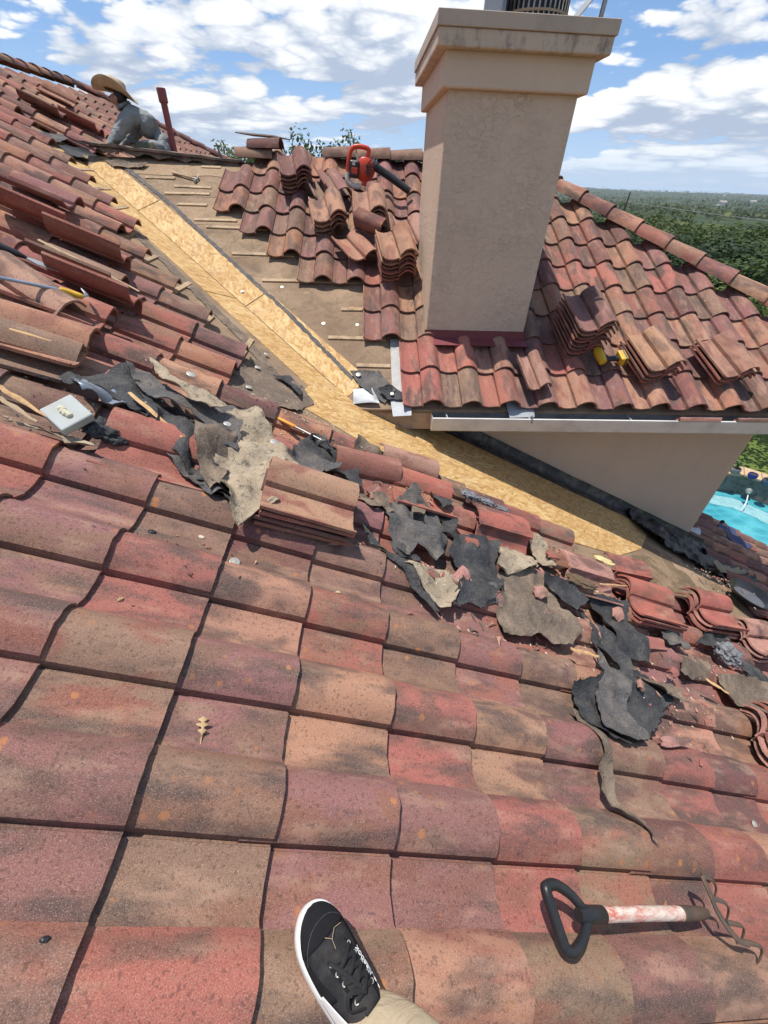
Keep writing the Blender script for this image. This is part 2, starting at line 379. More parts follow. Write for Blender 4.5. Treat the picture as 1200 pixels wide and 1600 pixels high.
def tile_mesh(name, mats, nseg=5, seed=0, chip=0.0):
    mb = MB(); L = .42; th = .0135; n = len(PROF); rnd = random.Random(seed)
    vs = []
    for i in range(nseg + 1):
        x = -L + L * i / nseg
        for j, (v, z) in enumerate(PROF):
            e = 0.0
            if i == nseg: e = (nz(v * 22, seed * 3.1, 1) * .0030 - abs(nz(v * 60, seed * 1.7, 5)) * chip)
            wob = nz(x * 4, v * 6, seed) * .0018
            vs.append((x + e, v, z + wob))
    b = len(vs); low = []
    for i in range(nseg + 1):
        x = -L + L * i / nseg
        for j, (v, z) in enumerate(PROF):
            a = PROF[max(j - 1, 0)]; c = PROF[min(j + 1, n - 1)]
            if 9 <= j <= 12: a, c = (.12, .008), (.20, .060)
            d = Vector((c[0] - a[0], c[1] - a[1])).normalized()
            e = vs[i * n + j][0] - x
            low.append((x + e, v + d.y * th * .8, vs[i * n + j][2] - d.x * th))
    vs += low; fs = []
    for i in range(nseg):
        for j in range(n - 1):
            p = i * n + j
            fs.append((p, p + n, p + n + 1, p + 1)); fs.append((b + p, b + p + 1, b + p + n + 1, b + p + n))
        p = i * n; fs.append((p, b + p, b + p + n, p + n)); q = i * n + n - 1; fs.append((q, q + n, b + q + n, b + q))
    for j in range(n - 1):
        fs.append((j, j + 1, b + j + 1, b + j)); p = nseg * n + j; fs.append((p, b + p, b + p + 1, p + 1))
    mb.add(vs, fs)
    return mb.mesh(name, mats, 27)
TILE_MESHES = [tile_mesh('roof_tile', TILE, 4, k, .004) for k in range(5)]
TILE_LOOSE = [tile_mesh('loose_tile', TILE_CLEAN, 4, k + 20, .006) for k in range(3)]
PAL = {'R': (.315,.110,.084), 'P': (.232,.104,.094), 'T': (.36,.190,.122), 'N': (.235,.140,.096), 'M': (.145,.062,.056), 'O': (.36,.165,.098), 'K': (.38,.215,.16)}
NEAR = {(-2,0):'P',(-1,0):'N',(0,0):'P',(1,0):'P',(2,0):'R',(3,0):'N',(4,0):'M',(5,0):'R',
        (-2,1):'N',(-1,1):'P',(0,1):'T',(1,1):'R',(2,1):'T',(3,1):'P',(4,1):'N',(5,1):'R',
        (-3,2):'P',(-2,2):'R',(-1,2):'T',(0,2):'R',(1,2):'N',(2,2):'P',(3,2):'N',
        (-3,3):'P',(-2,3):'N',(-1,3):'M',(0,3):'N',(1,3):'P',(-3,1):'P',
        (-2,-1):'O',(-1,-1):'R',(0,-1):'N',(1,-1):'T',(2,-1):'N',(3,-1):'P',(4,-1):'T',(5,-1):'R'}
def jig(c, r, a=.16):
    k = 1 + r.uniform(-a, a)
    return tuple(max(.01, x * k * (1 + r.uniform(-.05, .05))) for x in c) + (1,)
def shade(r): return PAL[r.choices('RPTNMO', (5, 6, 3, 3, 5, 2))[0]]

house = empty('house', T(0, 4, -6.2))
tag(house, 'stucco house under re-roofing, red concrete tile roofs around a beige chimney', 'house')
# decks under the tiles (old felt over boards)
V_SUM = 3.12; RIDGE_Y = 6.47; RIDGE_X = -5.45
ZDA = lambda x: -x * S_ / C_ - 1.391 - .0797
ZDB = lambda y: y * S_ / C_ - 2.8686 - .0797
def deck_mesh(name, pts, zf, mats, th=.02):
    mb = MB(); n = len(pts)
    top = [(x, y, zf(x, y)) for x, y in pts]; bot = [(x, y, z - th) for x, y, z in top]
    mb.add(top + bot, [tuple(range(n)), tuple(range(2*n - 1, n - 1, -1))] + [(i, i + n, (i+1) % n + n, (i+1) % n) for i in range(n)])
    return mb.mesh(name, mats)
xv = V_SUM - RIDGE_Y                            # where the valley meets the ridge of the cross roof
main_roof = link('main_roof', deck_mesh('main_roof', [(RIDGE_X, -2.2), (5.4, -2.2), (5.4, 3.62), (8.9, 3.62), (8.9, 5.0), (3.96, 5.0), (3.96, 3.62), (V_SUM - 3.62, 3.62), (xv, RIDGE_Y), (1.6, RIDGE_Y + 1.6 - xv), (1.6, 11.6 + 1.6 - RIDGE_X), (RIDGE_X, 11.6)], lambda x, y: ZDA(x), FELT_DECK), I4, house)
back_x = -9.5
mbk = MB()
zr = ZDA(RIDGE_X)
mbk.add([(RIDGE_X, -2.2, zr), (RIDGE_X, 11.6, zr), (back_x, 11.6 + (RIDGE_X - back_x), zr - (RIDGE_X - back_x) * .4736), (back_x, -2.2, zr - (RIDGE_X - back_x) * .4736)], [(0, 1, 2, 3)])
mbk.build('back_slope', TILE_FAR, house, I4)
mbk = MB()
mbk.add([(RIDGE_X, 11.6, zr), (1.6, 11.6 + 1.6 - RIDGE_X, ZDA(1.6)), (back_x, 18.65, ZDA(1.6)), (back_x, 11.6 + (RIDGE_X - back_x), zr - (RIDGE_X - back_x) * .4736)], [(0, 1, 2, 3)])
mbk.build('end_slope', TILE_FAR, house, I4)
HIP = 8.24                                      # x + y along the hip of the cross roof
EAVE_Y = 3.13
cross_roof = link('cross_roof', deck_mesh('cross_roof', [(V_SUM - EAVE_Y - .05, EAVE_Y + .02), (HIP - EAVE_Y, EAVE_Y + .02), (HIP - RIDGE_Y, RIDGE_Y), (xv, RIDGE_Y)], lambda x, y: ZDB(y), FELT_DECK), I4, house)
mbk = MB(); zrb = ZDB(RIDGE_Y)
mbk.add([(xv, RIDGE_Y, zrb), (HIP - RIDGE_Y, RIDGE_Y, zrb), (HIP - EAVE_Y, RIDGE_Y * 2 - EAVE_Y, ZDB(EAVE_Y)), (xv + RIDGE_Y - EAVE_Y, RIDGE_Y * 2 - EAVE_Y, ZDB(EAVE_Y)),
         (HIP - EAVE_Y, EAVE_Y, ZDB(EAVE_Y))], [(0, 1, 2, 3), (1, 4, 2)])
mbk.build('far_slope', TILE_FAR, house, I4)

# ---- laid tiles of the main roof
BOUND = [(7.4,-4.6),(6.75,-4.2),(6.28,-3.75),(5.52,-3.2),(4.82,-2.48),(4.15,-2.03),(3.7,-1.62),(3.39,-1.26),(3.2,-.92),(2.6,-.85),(2.47,-.62),(2.30,2.05),(2.12,2.4),(1.95,9.0),(-3,9.0)]
def s_max(y):
    for (ya, sa), (yb, sb) in zip(BOUND, BOUND[1:]):
        if yb <= y <= ya: return sa + (sb - sa) * (ya - y) / (ya - yb)
    return 9.0
cand = []
rr = random.Random(11)
for j in range(-7, 48):
    v0 = V0 + j * WID; yc = v0 + .17
    for k in range(-18, 30):
        s = S0 + k * EXP; x = (s - .17) * C_
        if x < RIDGE_X + .12: continue
        ok = False
        if yc <= 3.62 and s <= s_max(yc) + .06 and x < 5.4: ok = True
        if 3.62 < yc < 7.4 and s <= s_max(yc) + .06: ok = True
        if yc > 6.9 and x < -3.35 + (yc - RIDGE_Y) - .45 and yc < 11.6 + x - RIDGE_X - .05 and x < .8: ok = True
        if x > 4.15 and 1.95 < yc < 4.95 and x < 8.8 and (yc < 3.5 or x > 4.2): ok = True
        if not ok: continue
        m = MA @ T(s + rr.uniform(-.004, .004), v0 + rr.uniform(-.003, .003), ZP + rr.uniform(-.0015, .0025)) @ RZ(rr.uniform(-.007, .007)) @ RY(-TILT + rr.uniform(-.004, .004)) @ RX(rr.uniform(-.006, .006))
        u, v, w = in_view(m @ Vector((-.17, .17, .05)))
        dist = (m @ Vector((-.17, .17, .05))).length
        seen = -110 < u < 1310 and -60 < v < 1720
        wide = -900 < u < 2100 and -200 < v < 2600 or dist < 4
        if seen or wide: cand.append((0 if seen else 1, dist, j, k, m))
cand.sort(key=lambda t: (t[0], t[1]))
def add_tile(name, m, col, parent, me=None, rnd=rr):
    o = link(name, me or TILE_MESHES[rnd.randrange(5)], m, parent); o.color = col
    return o
rest = MB()
low_prof = [PROF[i] for i in (3, 5, 6, 8, 11, 12, 14, 16, 17, 19, 20, 22)]
def low_tile(mb, m):
    n = len(low_prof)
    vs = [m @ Vector((x, v, z)) for x in (-.42, 0) for v, z in low_prof] + [m @ Vector((0, v, z - .014)) for v, z in low_prof]
    mb.add(vs, [(i, i + n, i + n + 1, i + 1) for i in range(n - 1)] + [(i + n, i + 2*n, i + 2*n + 1, i + n + 1) for i in range(n - 1)])
for i, (ns, dist, j, k, m) in enumerate(cand):
    if i < 300:
        c = PAL[NEAR[(k, j)]] if (k, j) in NEAR else shade(rr)
        add_tile('roof_tile', m, jig(c, rr, .07 if (k, j) in NEAR else .16), main_roof)
    else: low_tile(rest, m)
tag(rest.build('roof_tile_mass', TILE_FAR, main_roof, I4, smooth=30), kind='stuff')
print('main tiles', len(cand))

# ridge tiles: half barrels
def barrel_mesh(name, L=.42, r0=.115, r1=.135, th=.014):
    mb = MB(); n = 11; vs = []
    for rr_ in (0, 1):
        for i, x in enumerate((-L/2, -L/4, 0, L/4, L/2)):
            r = r0 + (r1 - r0) * i / 4 - rr_ * th
            for j in range(n):
                a = pi * j / (n - 1); vs.append((x, -r * cos(a), r * .80 * sin(a) - rr_ * .002))
    b = 5 * n; fs = []
    for i in range(4):
        for j in range(n - 1):
            p = i * n + j; fs.append((p, p + n, p + n + 1, p + 1)); fs.append((b + p, b + p + 1, b + p + n + 1, b + p + n))
        p = i * n; fs.append((p, b + p, b + p + n, p + n)); q = p + n - 1; fs.append((q, q + n, b + q + n, b + q))
    for i in (0, 4):
        for j in range(n - 1):
            p = i * n + j; fs.append((p, p + 1, b + p + 1, b + p) if i == 0 else (p, b + p, b + p + 1, p + 1))
    mb.add(vs, fs); return mb.mesh(name, TILE, 50)
BARREL = barrel_mesh('ridge_tile')
def along(p, d, lift=0.0):
    """frame at p with x along d, z up-ish"""
    x = Vector(d).normalized(); z = Vector((0, 0, 1)); y = z.cross(x).normalized(); z = x.cross(y)
    return Matrix(((x.x, y.x, z.x, p[0] + z.x * lift), (x.y, y.y, z.y, p[1] + z.y * lift), (x.z, y.z, z.z, p[2] + z.z * lift), (0, 0, 0, 1)))
zra = ZDA(RIDGE_X) + .08 + .015
for i in range(22):
    y = 4.6 + i * .335
    if y > 11.6: break
    add_tile('ridge_tile', along((RIDGE_X, y, zra + rr.uniform(-.006, .006)), (rr.uniform(-.02, .02), -1, .04)), jig(PAL[rr.choice('NMPT')], rr), main_roof, BARREL)
for i in range(14):                             # hip falling away behind the worker
    d = Vector((1, 1, -.4736)).normalized(); p = Vector((RIDGE_X, 11.6, zra)) + d * (.15 + i * .345)
    add_tile('ridge_tile', along(p, d - Vector((0, 0, -.03))), jig(PAL[rr.choice('NMPR')], rr), main_roof, BARREL)

# ---- laid tiles of the cross roof
BEX, BW, BV0 = .336, .318, .330
left_of = {0: .33, 1: .33, 2: .012, 3: .012, 4: -.624, 5: -.942, 6: -1.26, 7: -1.578, 8: -1.578, 9: -1.26}
SCB = S3(1.085, BW / WID, .88)
bt = random.Random(5)
B_ROW = {0: 'RNRPTPTMOMNTNP', 1: 'RRTPRNTMPNTRPN', 2: 'NRNNPNTPTPTPNT'}
for k in range(10):
    yt = 3.118 + k * BEX
    for c in range(-6, 15):
        v0 = BV0 + c * BW
        if v0 < left_of[k] - .02: continue
        if 2 <= k <= 5 and .6 < v0 < 1.2: continue
        if (v0 + .16) + (yt + .17) > HIP - .10 and (v0 + yt) > HIP - .42: continue
        row = B_ROW.get(k)
        col = PAL[row[c]] if row and 0 <= c < len(row) else shade(bt)
        m = MBF @ T(-yt / C_ + bt.uniform(-.005, .005), v0 + bt.uniform(-.003, .003), ZP + .004 + bt.uniform(-.001, .003)) @ RZ(bt.uniform(-.008, .008)) @ RY(-TILT) @ SCB
        add_tile('roof_tile', m, jig(col, bt), cross_roof)
for i in range(9):                              # hip tiles
    d = Vector((1, -1, -.4736)).normalized(); p0 = Vector((HIP - RIDGE_Y, RIDGE_Y, ZDB(RIDGE_Y) + .09)); p = p0 + d * (.12 + i * .362)
    add_tile('ridge_tile', along(p + Vector((bt.uniform(-.006, .006), 0, .012)), d + Vector((0, 0, .035))) @ S3(1.0, .95, 1.0), jig(PAL['TNTMTRNPT'[i]], bt), cross_roof, BARREL)
for i in range(4, 12):
    d = Vector((1, -1, -.4736)).normalized(); p0 = Vector((HIP - RIDGE_Y, RIDGE_Y, ZDB(RIDGE_Y) + .09)); p = p0 + d * (.12 + (i + 5) * .362)
    if p.y > EAVE_Y: add_tile('ridge_tile', along(p + Vector((0, 0, .012)), d + Vector((0, 0, .035))), jig(shade(bt), bt), cross_roof, BARREL)
for x in (-.28, .12, .50, .87, 1.24, 1.61):      # ridge tiles still in place
    add_tile('ridge_tile', along((x, RIDGE_Y, ZDB(RIDGE_Y) + .075 + bt.uniform(0, .01)), (1, bt.uniform(-.03, .03), .035)) @ S3(.93, .95, 1.0), jig(PAL[bt.choice('NTMN')], bt), cross_roof, BARREL)

# ---- battens left on the stripped deck
def batten(parent, M, s, v0, v1, rot=0.0, w=.038, h=.019, mt=WOOD, z=DECK):
    mb = MB(); n = 6; vs = []
    for i in range(n + 1):
        v = v0 + (v1 - v0) * i / n; ds = nz(v * 3, s * 5) * .004 + (v - v0) * rot
        e = .006 * nz(v * 30, s) if i in (0, n) else 0
        vs += [(s + ds - w/2, v + e, z), (s + ds + w/2, v - e, z), (s + ds + w/2, v - e, z + h), (s + ds - w/2, v + e, z + h)]
    fs = [(4*i + a, 4*i + (a+1) % 4, 4*i + 4 + (a+1) % 4, 4*i + 4 + a) for i in range(n) for a in range(4)] + [(3, 2, 1, 0), (4*n, 4*n+1, 4*n+2, 4*n+3)]
    mb.add(vs, fs); return mb.build('batten', mt, parent, M)
for s, v0, v1 in [(-5.824, -1.639, -1.012), (-5.397, -1.314, -0.694), (-5.003, -0.974, -0.005), (-4.623, -0.207, -0.005), (-4.249, -0.313, 0.202), (-3.922, -0.059, 0.233), (-6.7, -2.45, -2.129), (-6.552, -2.106, -1.701), (-6.41, -2.181, -1.7), (-6.208, -2.006, -1.694), (-5.94, -1.781, -1.34), (-6.97, -1.876, -1.658)]:
    batten(cross_roof, MBF, s, v0, v1, bt.uniform(-.02, .02), z=DECK + .002)
for s, v0, v1 in [(-3.36, 5.6, 6.32), (-3.02, 4.95, 5.77), (-2.67, 4.52, 5.44), (-2.33, 4.05, 4.77), (-1.99, 3.57, 4.39), (-1.645, 3.2, 4.12), (-1.3, 2.9, 3.62), (-0.96, 2.7, 3.52)]:
    batten(main_roof, MA, s, v0, v1, bt.uniform(-.03, .03), z=DECK + .002)

# ---- loose strips of felt lapping on the deck, edges torn
def densify(pts, step, amp, seed):
    out = []; n = len(pts)
    for i in range(n):
        a = Vector(pts[i]); b = Vector(pts[(i+1) % n]); L = (b - a).length; k = max(1, int(L / step)); d = (b - a)
        pr = Vector((-d.y, d.x)).normalized() if L > 1e-6 else Vector((0, 0))
        for q in range(k):
            t = q / k; f = 0 if q == 0 else 1
            p = a + d * t; out.append(p + pr * (amp * f * (nz(p.x * 23, p.y * 23, seed) + .7 * nz(p.x * 70, p.y * 70, seed + 9))))
    return out
def sheet(name, M, pts, zf, mt, th=.004, step=.03, amp=.010, grid=.045, seed=0, parent=None, smooth=60, curl=0.0):
    """a torn sheet: outline in roof coordinates, height from zf(s, y)"""
    out = densify(pts, step, amp, seed); n = len(out)
    xs = [p.x for p in out]; ys = [p.y for p in out]
    def inside(x, y):
        c = False; j = n - 1
        for i in range(n):
            if (out[i].y > y) != (out[j].y > y) and x < (out[j].x - out[i].x) * (y - out[i].y) / (out[j].y - out[i].y) + out[i].x: c = not c
            j = i
        return c
    extra = []; x = min(xs)
    while x < max(xs):
        y = min(ys)
        while y < max(ys):
            px, py = x + nz(x * 50, y * 50, 3) * grid * .3, y + nz(x * 50, y * 50, 8) * grid * .3
            if inside(px, py) and min((Vector((px, py)) - o).length for o in out) > grid * .4: extra.append(Vector((px, py)))
            y += grid
        x += grid
    vs, es, fs, *_ = geometry.delaunay_2d_cdt(out + extra, [(i, (i+1) % n) for i in range(n)], [list(range(n))], 2, 1e-5)
    v3 = [Vector((p.x, p.y, zf(p.x, p.y))) for p in vs]
    if curl:
        for q in v3:
            d = min((q.xy - o).length for o in out); k = max(0, 1 - d / .055)
            q.z += curl * k * k * max(-.1, nz(q.x * 4.5, q.y * 4.5, seed + 30) * 2.2 + .35)
    cnt = {}
    tri = []
    for f in fs:
        a, b, c = (vs[i] for i in f)
        if (b - a).cross(c - a) < 0: f = f[::-1]
        tri.append(tuple(f))
        for i in range(3):
            e = (f[i], f[(i+1) % 3]); cnt[e] = cnt.get(e, 0) + 1
    b = len(v3); allv = v3 + [p - Vector((0, 0, th)) for p in v3]
    faces = tri + [tuple(i + b for i in f[::-1]) for f in tri]
    for (i, j) in cnt:
        if (j, i) not in cnt: faces.append((j, i, i + b, j + b))
    mb = MB(); mb.add(allv, faces)
    return mb.build(name, mt, parent, M, smooth)
def flatz(z0, amp=.004, sc=6.0, seed=0.0): return lambda s, y: z0 + amp * (nz(s * sc, y * sc, seed) + .5 * nz(s * sc * 2.7, y * sc * 2.7, seed + 4))

# ---- laps of old felt on the stripped slope, each with its own ragged lower edge
def lap(y0, y1, x1, seed, mt):
    def e(y): return 3.50 - y
    pts = [((.0308 - y1) / C_, e(y1) + .02), ((.0308 - y0) / C_, e(y0) + .02)] + [((.0308 - y0 + .03 * nz(k * .9, seed * 3.3)) / C_, e(y0) + .02 + (x1 - e(y0)) * k / 7) for k in range(1, 8)] + [((.0308 - y1) / C_, x1)]
    sheet('felt_lap', MBF, pts, flatz(DECK + .005 + .0012 * seed, .002, 5, seed), mt, .004, .025, .010, .12, seed, cross_roof)
LAPS = [felt_mat('felt_lap_a', (.28, .19, .115), (.37, .26, .165), .6, (.11, .075, .05), .5, .92), felt_mat('felt_lap_b', (.22, .15, .09), (.33, .235, .15), .6, (.10, .07, .05), .6, .92)]
for i, (y0, y1, x1) in enumerate(((3.44, 3.80, .26), (3.92, 4.22, .05), (4.40, 4.72, -.50), (4.86, 5.20, -.88), (5.34, 5.62, -1.30), (5.80, 6.06, -1.50), (6.16, 6.40, -1.45))):
    lap(y0, y1, x1, i, LAPS[i % 2])

# ---- new strand board in the valley
def board(M, parent, pts, z, seed=0, th=.012):
    o = sheet('sheathing_board', M, pts, lambda s, y: z, OSB, th, .2, .0, 5.0, seed, parent, 30)
    return o
def va(x, y): return ((x + .0308) / C_, y)
def vb(x, y): return ((.0308 - y) / C_, x)
for i, (y0, y1) in enumerate(((6.46, 5.86), (5.85, 4.31), (4.30, 3.34))):
    board(MA, main_roof, [va(3.112 - y0, y0), va(2.917 - y0, y0 - .2), va(2.917 - y1, y1 - .2), va(3.112 - y1, y1)], DECK + .013, i)
for i, (y0, y1) in enumerate(((6.27, 5.52), (5.51, 4.22), (4.21, 3.26))):
    board(MBF, cross_roof, [vb(3.129 - y0, y0), vb(3.129 - y1, y1), vb(3.30 - y1, y1 + .18), vb(3.31 - y0, min(y0 + .19, 6.43))], DECK + .013, i + 5)
board(MA, main_roof, [va(-.50, 2.78), va(.1, 2.58), va(.73, 2.56), va(.73, 3.60), va(.0, 3.60), va(-.235, 3.335), va(-.43, 3.13)], DECK + .014, 9)
board(MA, main_roof, [va(.734, 2.56), va(1.7, 2.44), va(2.3, 2.56), va(2.75, 2.86), va(3.1, 3.25), va(3.1, 3.60), va(.734, 3.60)], DECK + .014, 10)
sheet('old_sheathing_board', MA, [va(1.9, 2.40), va(2.5, 2.28), va(3.1, 2.26), va(3.5, 2.7), va(3.6, 3.58), va(3.05, 3.60), va(3.05, 2.9)], flatz(DECK + .008, .003, 5, 4), felt_mat('grey_brown_sheathing', (.13, .09, .055), (.27, .19, .10), .6, (.07, .05, .035), .7), .01, .03, .02, .08, 44, main_roof)
for i, (pts) in enumerate(([va(-3.42, 6.2), va(-2.2, 4.87), va(-.9, 3.48), va(-.55, 2.98), va(-.62, 2.95), va(-.98, 3.42), va(-2.27, 4.83), va(-3.47, 6.15)],)):
    sheet('felt_edge', MA, pts, flatz(DECK + .016, .004, 8, i), FELT_BROWN, .004, .03, .016, .08, i, main_roof)
pts = [vb(-2.98, 6.44), vb(-2.80, 6.31), vb(-2.02, 5.56), vb(-1.40, 4.87), vb(-.70, 4.13), vb(-.10, 3.42), vb(-.08, 3.45), vb(-.67, 4.15), vb(-1.37, 4.895), vb(-1.99, 5.585), vb(-2.76, 6.34), vb(-2.94, 6.44)]
sheet('felt_edge', MBF, pts, flatz(DECK + .016, .004, 8, 3), FELT_GREY, .004, .03, .012, .08, 3, cross_roof)

# ---- walls under the cross roof
WALL_Y, WALL_X = 3.62, 3.97
mb = MB(); zt = -1.62
mb.add([(-.55, WALL_Y, ZDA(-.55) - .02), (WALL_X, WALL_Y, ZDA(WALL_X) - .25), (WALL_X, WALL_Y, zt), (-.55, WALL_Y, zt), (WALL_X, 9.6, -6.2), (WALL_X, 9.6, zt), (WALL_X, WALL_Y, -6.2), (-.55, WALL_Y + .2, -3.0)],
       [(0, 1, 2, 3), (1, 6, 4, 5, 2)])
mb.build('wall', STUCCO_WALL, house, I4)
mb = MB()   # soffit
mb.box(-.3, HIP - EAVE_Y - .02, EAVE_Y + .07, WALL_Y - .003, zt - .02, zt - .006); mb.build('soffit', simple('painted_soffit', (.45, .36, .28), .7), house, I4)
mb = MB()   # fascia board
mb.box(V_SUM - EAVE_Y - .02, HIP - EAVE_Y, EAVE_Y + .035, EAVE_Y + .062, ZDB(EAVE_Y) - .17, ZDB(EAVE_Y) - .022); mb.build('fascia', simple('raw_fascia', (.42, .30, .20), .8, dark=(.12, .08, .05)), house, I4)
# lower body of the house below the eaves of the main roof
mb = MB()
mb.box(5.0, 5.02, -2.2, 3.6, -6.2, -3.95); mb.box(6.9, 6.92, 3.64, 4.6, -6.2, -4.95); mb.build('wall', STUCCO_WALL, house, I4)
# step flashing at the wall
mb = MB(); segs = 26; vs = []
for i in range(segs + 1):
    x = -.05 + (WALL_X + .25 + .05) * i / segs; zb = ZDA(x)
    a = .012 * nz(i * .7, 1.0); b_ = .016 * nz(i * .9, 7.0)
    vs += [(x, WALL_Y - .012, zb + .13 + a), (x, WALL_Y - .014 - .01, zb + .045 + b_), (x, WALL_Y - .055 + b_, zb + .018), (x, WALL_Y - .15 + a * 2, zb + .010)]
mb.add(vs, [(4*i + a, 4*i + a + 1, 4*i + 5 + a, 4*i + 4 + a) for i in range(segs) for a in range(3)])
mb.build('step_flashing', BLACK_METAL, house, I4, smooth=60)

# ---- gutter along the eave of the cross roof
GX0, GX1, GY = .56, HIP - EAVE_Y + .05, EAVE_Y
zg = ZDB(EAVE_Y) + .02
gp = [(0, 0), (0, -.115), (-.020, -.128), (-.085, -.128), (-.105, -.112), (-.112, -.075), (-.122, -.040), (-.128, -.012), (-.128, 0), (-.112, 0), (-.112, -.008), (-.122, -.010)]
mb = MB()
vs = [(x, GY + .03 + a, zg - .03 + b_) for x in (GX0, GX1) for a, b_ in gp]; n = len(gp)
mb.add(vs, [(i, i + 1, i + 1 + n, i + n) for i in range(n - 1)])
mb.add([(GX0 - .002, GY + .03 + a, zg - .03 + b_) for a, b_ in gp[:9]], [tuple(range(9))])
gutter = mb.build('gutter', WHITE_METAL, house, I4)
so = gutter.modifiers.new('thick', 'SOLIDIFY'); so.thickness = .0022
mb = MB()
mb.add([(x, GY + .03 + a, zg - .03 + b_) for x in (GX0 + .004, GX1) for a, b_ in [(-.003, -.004), (-.003, -.112), (-.022, -.124), (-.083, -.124), (-.101, -.110), (-.108, -.075), (-.117, -.040), (-.1215, -.014)]],
       [(i, i + 1, i + 9, i + 8) for i in range(7)])
mb.build('gutter_lining', GUTTER_IN, gutter, I4)
for x in (.68, 1.36, 2.22, 2.72, 3.30, 3.9, 4.5):
    mb = MB(); mb.box(x - .006, x + .006, GY - .098, GY + .03, zg - .036, zg - .032); mb.build('gutter_hanger', GALV, gutter, I4)
mb = MB(); mb.tube([(1.36, GY - .07, zg - .02), (1.365, GY - .095, zg + .002), (1.37, GY - .105, zg - .035), (1.372, GY - .102, zg - .06)], .006, 6); mb.build('bent_strap', GALV, gutter, I4, 50)
# drip flashing tongues
for x0, x1 in ((1.18, 1.42), (.22, .40)):
    mb = MB(); mb.add([(x0, EAVE_Y + .10, ZDB(EAVE_Y + .1) + .03), (x1, EAVE_Y + .10, ZDB(EAVE_Y + .1) + .03), (x1 - .01, EAVE_Y - .04, ZDB(EAVE_Y) - .012), (x0 + .02, EAVE_Y - .05, ZDB(EAVE_Y) - .018)], [(3, 2, 1, 0)])
    o = mb.build('drip_flashing', GALV, house, I4); so = o.modifiers.new('thick', 'SOLIDIFY'); so.thickness = .003
# metal edge beside the first tiles of the cross roof
mb = MB()
mb.box(-.14, -.005, -.045, .055, -.004, .004); mb.box(-.76, -.145, -.045, .055, -.004, .004); mb.build('edge_flashing', simple('pale_edge_metal', (.40, .385, .36), .7, .0, dark=(.2, .18, .16), damt=.5), cross_roof, MBF @ T(-3.14 / C_, .285, DECK + .02))

# ---- chimney
CX0, CX1, CY0, CY1 = .55, 1.42, 3.80, 5.0
chimney = empty('chimney', T((CX0 + CX1) / 2, CY0, -1.2), house)
def cbox(name, x0, x1, y0, y1, z0, z1, mt, bv=.012, par=None):
    mb = MB(); cx, cy = (x0 + x1) / 2, (y0 + y1) / 2
    mb.box(x0 - cx, x1 - cx, y0 - cy, y1 - cy, 0, z1 - z0); o = mb.build(name, mt, par or chimney, T(cx, cy, z0)); bevel(o, bv, 3); return o
cbox('chimney_shaft', CX0, CX1, CY0, CY1, -1.55, .49, STUCCO, .014)
cbox('chimney_band', CX0 - .045, CX1 + .045, CY0 - .045, CY1 + .045, .478, .652, STUCCO_FINE, .012)
cbox('chimney_cap', CX0 - .105, CX1 + .105, CY0 - .105, CY1 + .105, .645, .728, CAPST, .010)
cbox('chase_cover', CX0 - .115, CX1 + .115, CY0 - .115, CY1 + .115, .727, .795, simple('painted_chase_metal', (.44, .345, .265), .55, var=.06, scale=3, dark=(.16, .12, .095), dscale=3, damt=.35), .004)
mb = MB(); mb.lathe([(.20, 0), (.20, .30), (.17, .34), (0.02, .36)], 28); o = mb.build('spark_arrestor', simple('sooty_mesh_metal', (.03, .03, .032), .5, .5), chimney, T(1.10, 4.05, .79), 40)
for i in range(40):
    a = 2 * pi * i / 40; mb = MB(); mb.box(.20, .209, -.005, .005, .01, .29, RZ(a)); mb.build('arrestor_slat', STEEL, o, T(1.10, 4.05, .79))
for zz_ in (.05, .16, .27):
    mb = MB(); mb.lathe([(.209, zz_), (.216, zz_), (.216, zz_ + .012), (.209, zz_ + .012)], 28, caps=False); mb.build('arrestor_hoop', simple('tan_hoop', (.25, .19, .13), .6), o, T(1.10, 4.05, .79), 40)
mb = MB(); mb.box(-.01, .01, -.16, .16, 0, .42); mb.build('shroud_plate', simple('blue_grey_shroud', (.16, .18, .21), .5, .3), chimney, T(.83, 3.98, .79) @ RZ(.12))
mb = MB(); mb.box(-.012, .012, -.012, .012, 0, .45); mb.build('shroud_post', GALV, chimney, T(.745, 3.86, .79))
mb = MB(); mb.box(-.011, .011, -.011, .011, 0, .5); mb.build('shroud_post', STEEL, chimney, T(1.455, 3.83, .79) @ RY(.04))
mb = MB(); mb.add([(1.30, 3.84, .80), (1.33, 4.3, .80), (1.55, 4.3, 1.05), (1.52, 3.84, 1.05)], [(0, 3, 2, 1)]); o = mb.build('shroud_wing', GALV, chimney, I4); o.modifiers.new('thick', 'SOLIDIFY').thickness = .006
# flashing at its foot
mb = MB(); zb = ZDB(CY0) + .085
mb.add([(CX0 - .012, CY0 - .006, zb + .060), (CX1 + .012, CY0 - .006, zb + .060), (CX0 - .012, CY0 - .012, zb - .005), (CX1 + .012, CY0 - .012, zb - .005), (CX0 - .03, CY0 - .11, zb - .035), (CX1 + .03, CY0 - .11, zb - .035)], [(0, 2, 3, 1), (2, 4, 5, 3)])
mb.build('apron_flashing', RED_FLASH, chimney, I4).modifiers.new('thick', 'SOLIDIFY').thickness = .004
mb = MB()
for xs, sg in ((CX0, -1), (CX1, 1)):
    mb.add([(xs + sg * .006, CY0 - .02, ZDB(CY0 - .02) + .12), (xs + sg * .006, CY1, ZDB(CY1) + .12), (xs + sg * .02, CY0 - .02, ZDB(CY0 - .02) + .05), (xs + sg * .02, CY1, ZDB(CY1) + .05)], [(0, 1, 3, 2) if sg > 0 else (2, 3, 1, 0)])
mb.build('side_flashing', GALV, chimney, I4)
